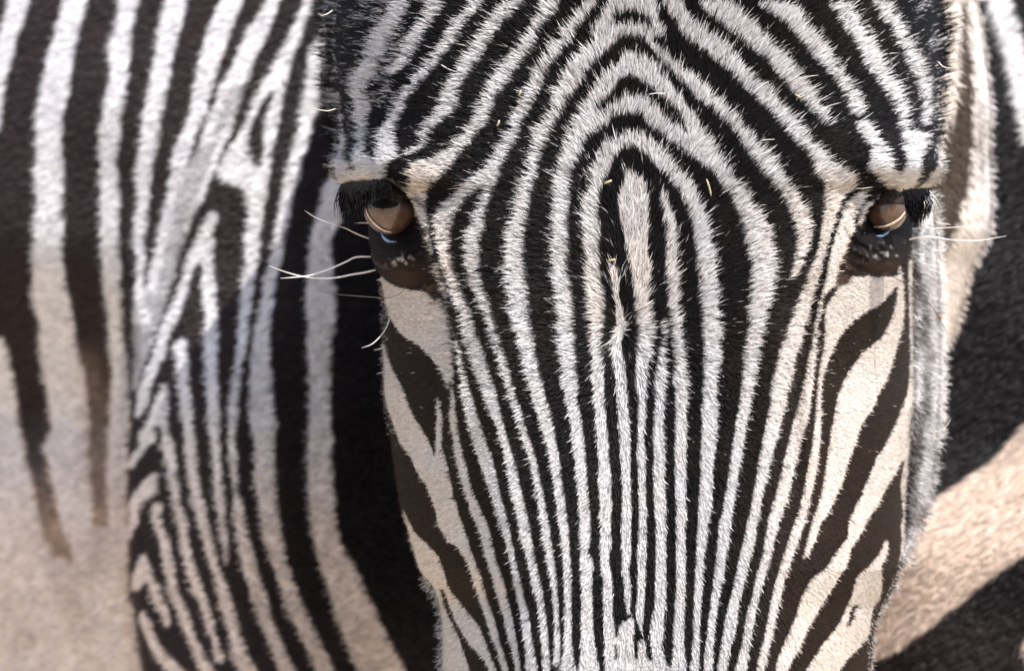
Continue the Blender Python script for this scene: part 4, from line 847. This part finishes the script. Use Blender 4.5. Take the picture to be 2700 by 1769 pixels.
lash_set(('eyelashes', False, M_sunlash), sheet_path('F', [(2080, 640), (2110, 620), (2150, 615)]), sheet_path('F', [(2090, 860), (2130, 900), (2190, 820)]), 60, .058, .050, 2.6)

def whisker(sheetpts, d0, d1, w, mat):
    P = smooth_path(sheetpts, 36); s = np.linspace(0, 1, 36)
    tube('whisker', pos(P[:, 0], P[:, 1], d0 + (d1 - d0) * s), w * PXM * .46 * np.interp(s, [0, .1, .8, 1], [.8, 1, .7, .15]), mat, zebra, nseg=6)
sp = sheet_path
whisker(sp('D', [(690, 1080), (540, 1084), (430, 1135), (280, 1200), (100, 1262), (0, 1282)]) + sp('b', [(1990, 382), (1920, 387)]), .075, .03, 5.0, M_whisker)
whisker(sp('D', [(740, 1215), (620, 1243), (500, 1262), (350, 1292), (180, 1302), (0, 1284)]) + sp('b', [(1960, 345), (1840, 300)]), .075, .04, 5.2, M_whisker)
whisker(sp('D', [(670, 892), (600, 866), (520, 832), (440, 792), (350, 762)]), .08, .05, 4.0, M_whisker)
whisker(sp('D', [(350, 762), (150, 690), (10, 605)]), .05, .03, 1.8, M_whisker)
whisker(sp('D', [(700, 738), (620, 732), (520, 736)]), .075, .06, 3.2, M_whisker)
whisker(sp('D', [(1065, 1325), (1040, 1400), (990, 1460), (900, 1495), (800, 1500), (500, 1480), (300, 1460), (140, 1425)]), .055, .02, 2.4, M_dwhisker)
whisker(sp('G', [(495, 545), (470, 620), (430, 690), (370, 760), (300, 815), (210, 845)]), .075, .05, 3.4, M_whisker)
whisker(sp('G', [(430, 840), (390, 858), (330, 870)]), .08, .07, 4.0, M_whisker)
whisker(sp('G', [(430, 1100), (400, 1102), (360, 1115)]), .08, .07, 3.0, M_whisker)
whisker(sp('A', [(330, 1120), (250, 1140), (170, 1132), (90, 1108)]), .075, .05, 2.8, M_whisker)
whisker(sp('A', [(300, 110), (240, 148), (190, 160), (150, 140)]), .075, .05, 2.6, M_whisker)
whisker(sp('C', [(1850, 640), (1900, 688), (1980, 702), (2085, 680)]), .075, .06, 3.2, M_whisker)
SHEETS['w'] = (2280, 500, 4.48)
whisker(sp('w', [(560, 462), (680, 456), (850, 458), (1000, 450), (1150, 440)]) + sp('Z', [(365, 262), (418, 258)]), .06, .03, 3.4, M_whisker)
whisker(sp('w', [(530, 590), (600, 570), (700, 562), (850, 568), (1000, 592), (1150, 602), (1344, 605)]) + sp('Z', [(420, 308), (475, 299)]), .06, .03, 6.0, M_whisker)
whisker(sp('w', [(830, 378), (900, 398), (1020, 415)]), .085, .075, 4.0, M_whisker)
whisker(sp('I', [(1500, 88), (1600, 128), (1700, 190), (1800, 248), (1880, 310), (1990, 440), (2030, 510), (2110, 640), (2135, 740)]), .05, .03, 2.4, M_dwhisker)
whisker(sp('L', [(1990, 355), (2060, 330), (2120, 290), (2170, 215)]), .085, .07, 3.6, M_whisker)
# loose pale guard hairs on the forehead
for s_, pts in (('C', [(410, 815), (500, 790), (620, 775)]), ('C', [(640, 1120), (740, 1085), (850, 1055)]), ('B', [(1370, 965), (1290, 960), (1210, 972)]), ('F', [(1390, 575), (1480, 572), (1560, 560)]), ('F', [(425, 80), (500, 72), (560, 70)]), ('Q', [(725, 385), (780, 415), (830, 430)]), ('Q', [(780, 830), (815, 850), (860, 870)])):
    P = sp(s_, pts); d = float(depth(np.array(P[0][0]), np.array(P[0][1])))
    whisker(P, d - .002, d - .006, 2.6, M_whisker)

# ---------------------------------------------------------------- straw flecks caught in the coat
M_straw = material('dry_straw', base=(.42, .37, .22), rough=.6, noise=(400, .2))
M_seed = material('brown_seed', base=(.20, .09, .03), rough=.5, noise=(300, .3))
def fleck_thing(name, label, p0, p1, w, mat):
    a, b = np.array(p0, float), np.array(p1, float); c = (a + b) / 2
    d = float(depth(np.array(c[0]), np.array(c[1]))) - .0030
    s = np.linspace(0, 1, 6); P = a[None] + (b - a)[None] * s[:, None]; P[:, 0] += np.sin(s * math.pi) * 1.5
    o = tube(name, pos(P[:, 0], P[:, 1], d - .0006 * np.sin(s * math.pi)), w * PXM * .5 * np.interp(s, [0, .2, .8, 1], [.7, 1, 1, .6]), mat, None, nseg=6)
    o['label'] = label; o['category'] = 'straw'; o['group'] = 'straw flecks caught in the coat'
    return o
fleck_thing('straw_fleck', 'longest straw fleck, standing upright in the black stripe right of the forehead crown', (1863, 473), (1875, 517), 5, M_straw)
fleck_thing('straw_fleck', 'pale straw fleck lying level in the black arch left of the forehead blaze', (1593, 484), (1613, 476), 6, M_straw)
fleck_thing('straw_fleck', 'greenish straw fleck in the upper of the two left forehead spots, in a black stripe', (1373, 238), (1367, 254), 6, M_straw)
fleck_thing('straw_fleck', 'greenish straw fleck lower in the same left forehead stripe, slanting', (1316, 318), (1310, 333), 6, M_straw)
fleck_thing('straw_fleck', 'short straw fleck lying level beside the hair whorl on the forehead', (1604, 688), (1622, 684), 6, M_straw)
fleck_thing('straw_fleck', 'pale straw fleck slanting across the upper right forehead stripe', (2097, 250), (2112, 259), 5, M_straw)
sd = fleck_thing('grass_seed', 'brown grass seed hanging on a dark hair beside the right cheek', (2472, 828), (2480, 844), 8, M_seed)
sd['category'] = 'seed'; del sd['group']
print('hairs', n_head)
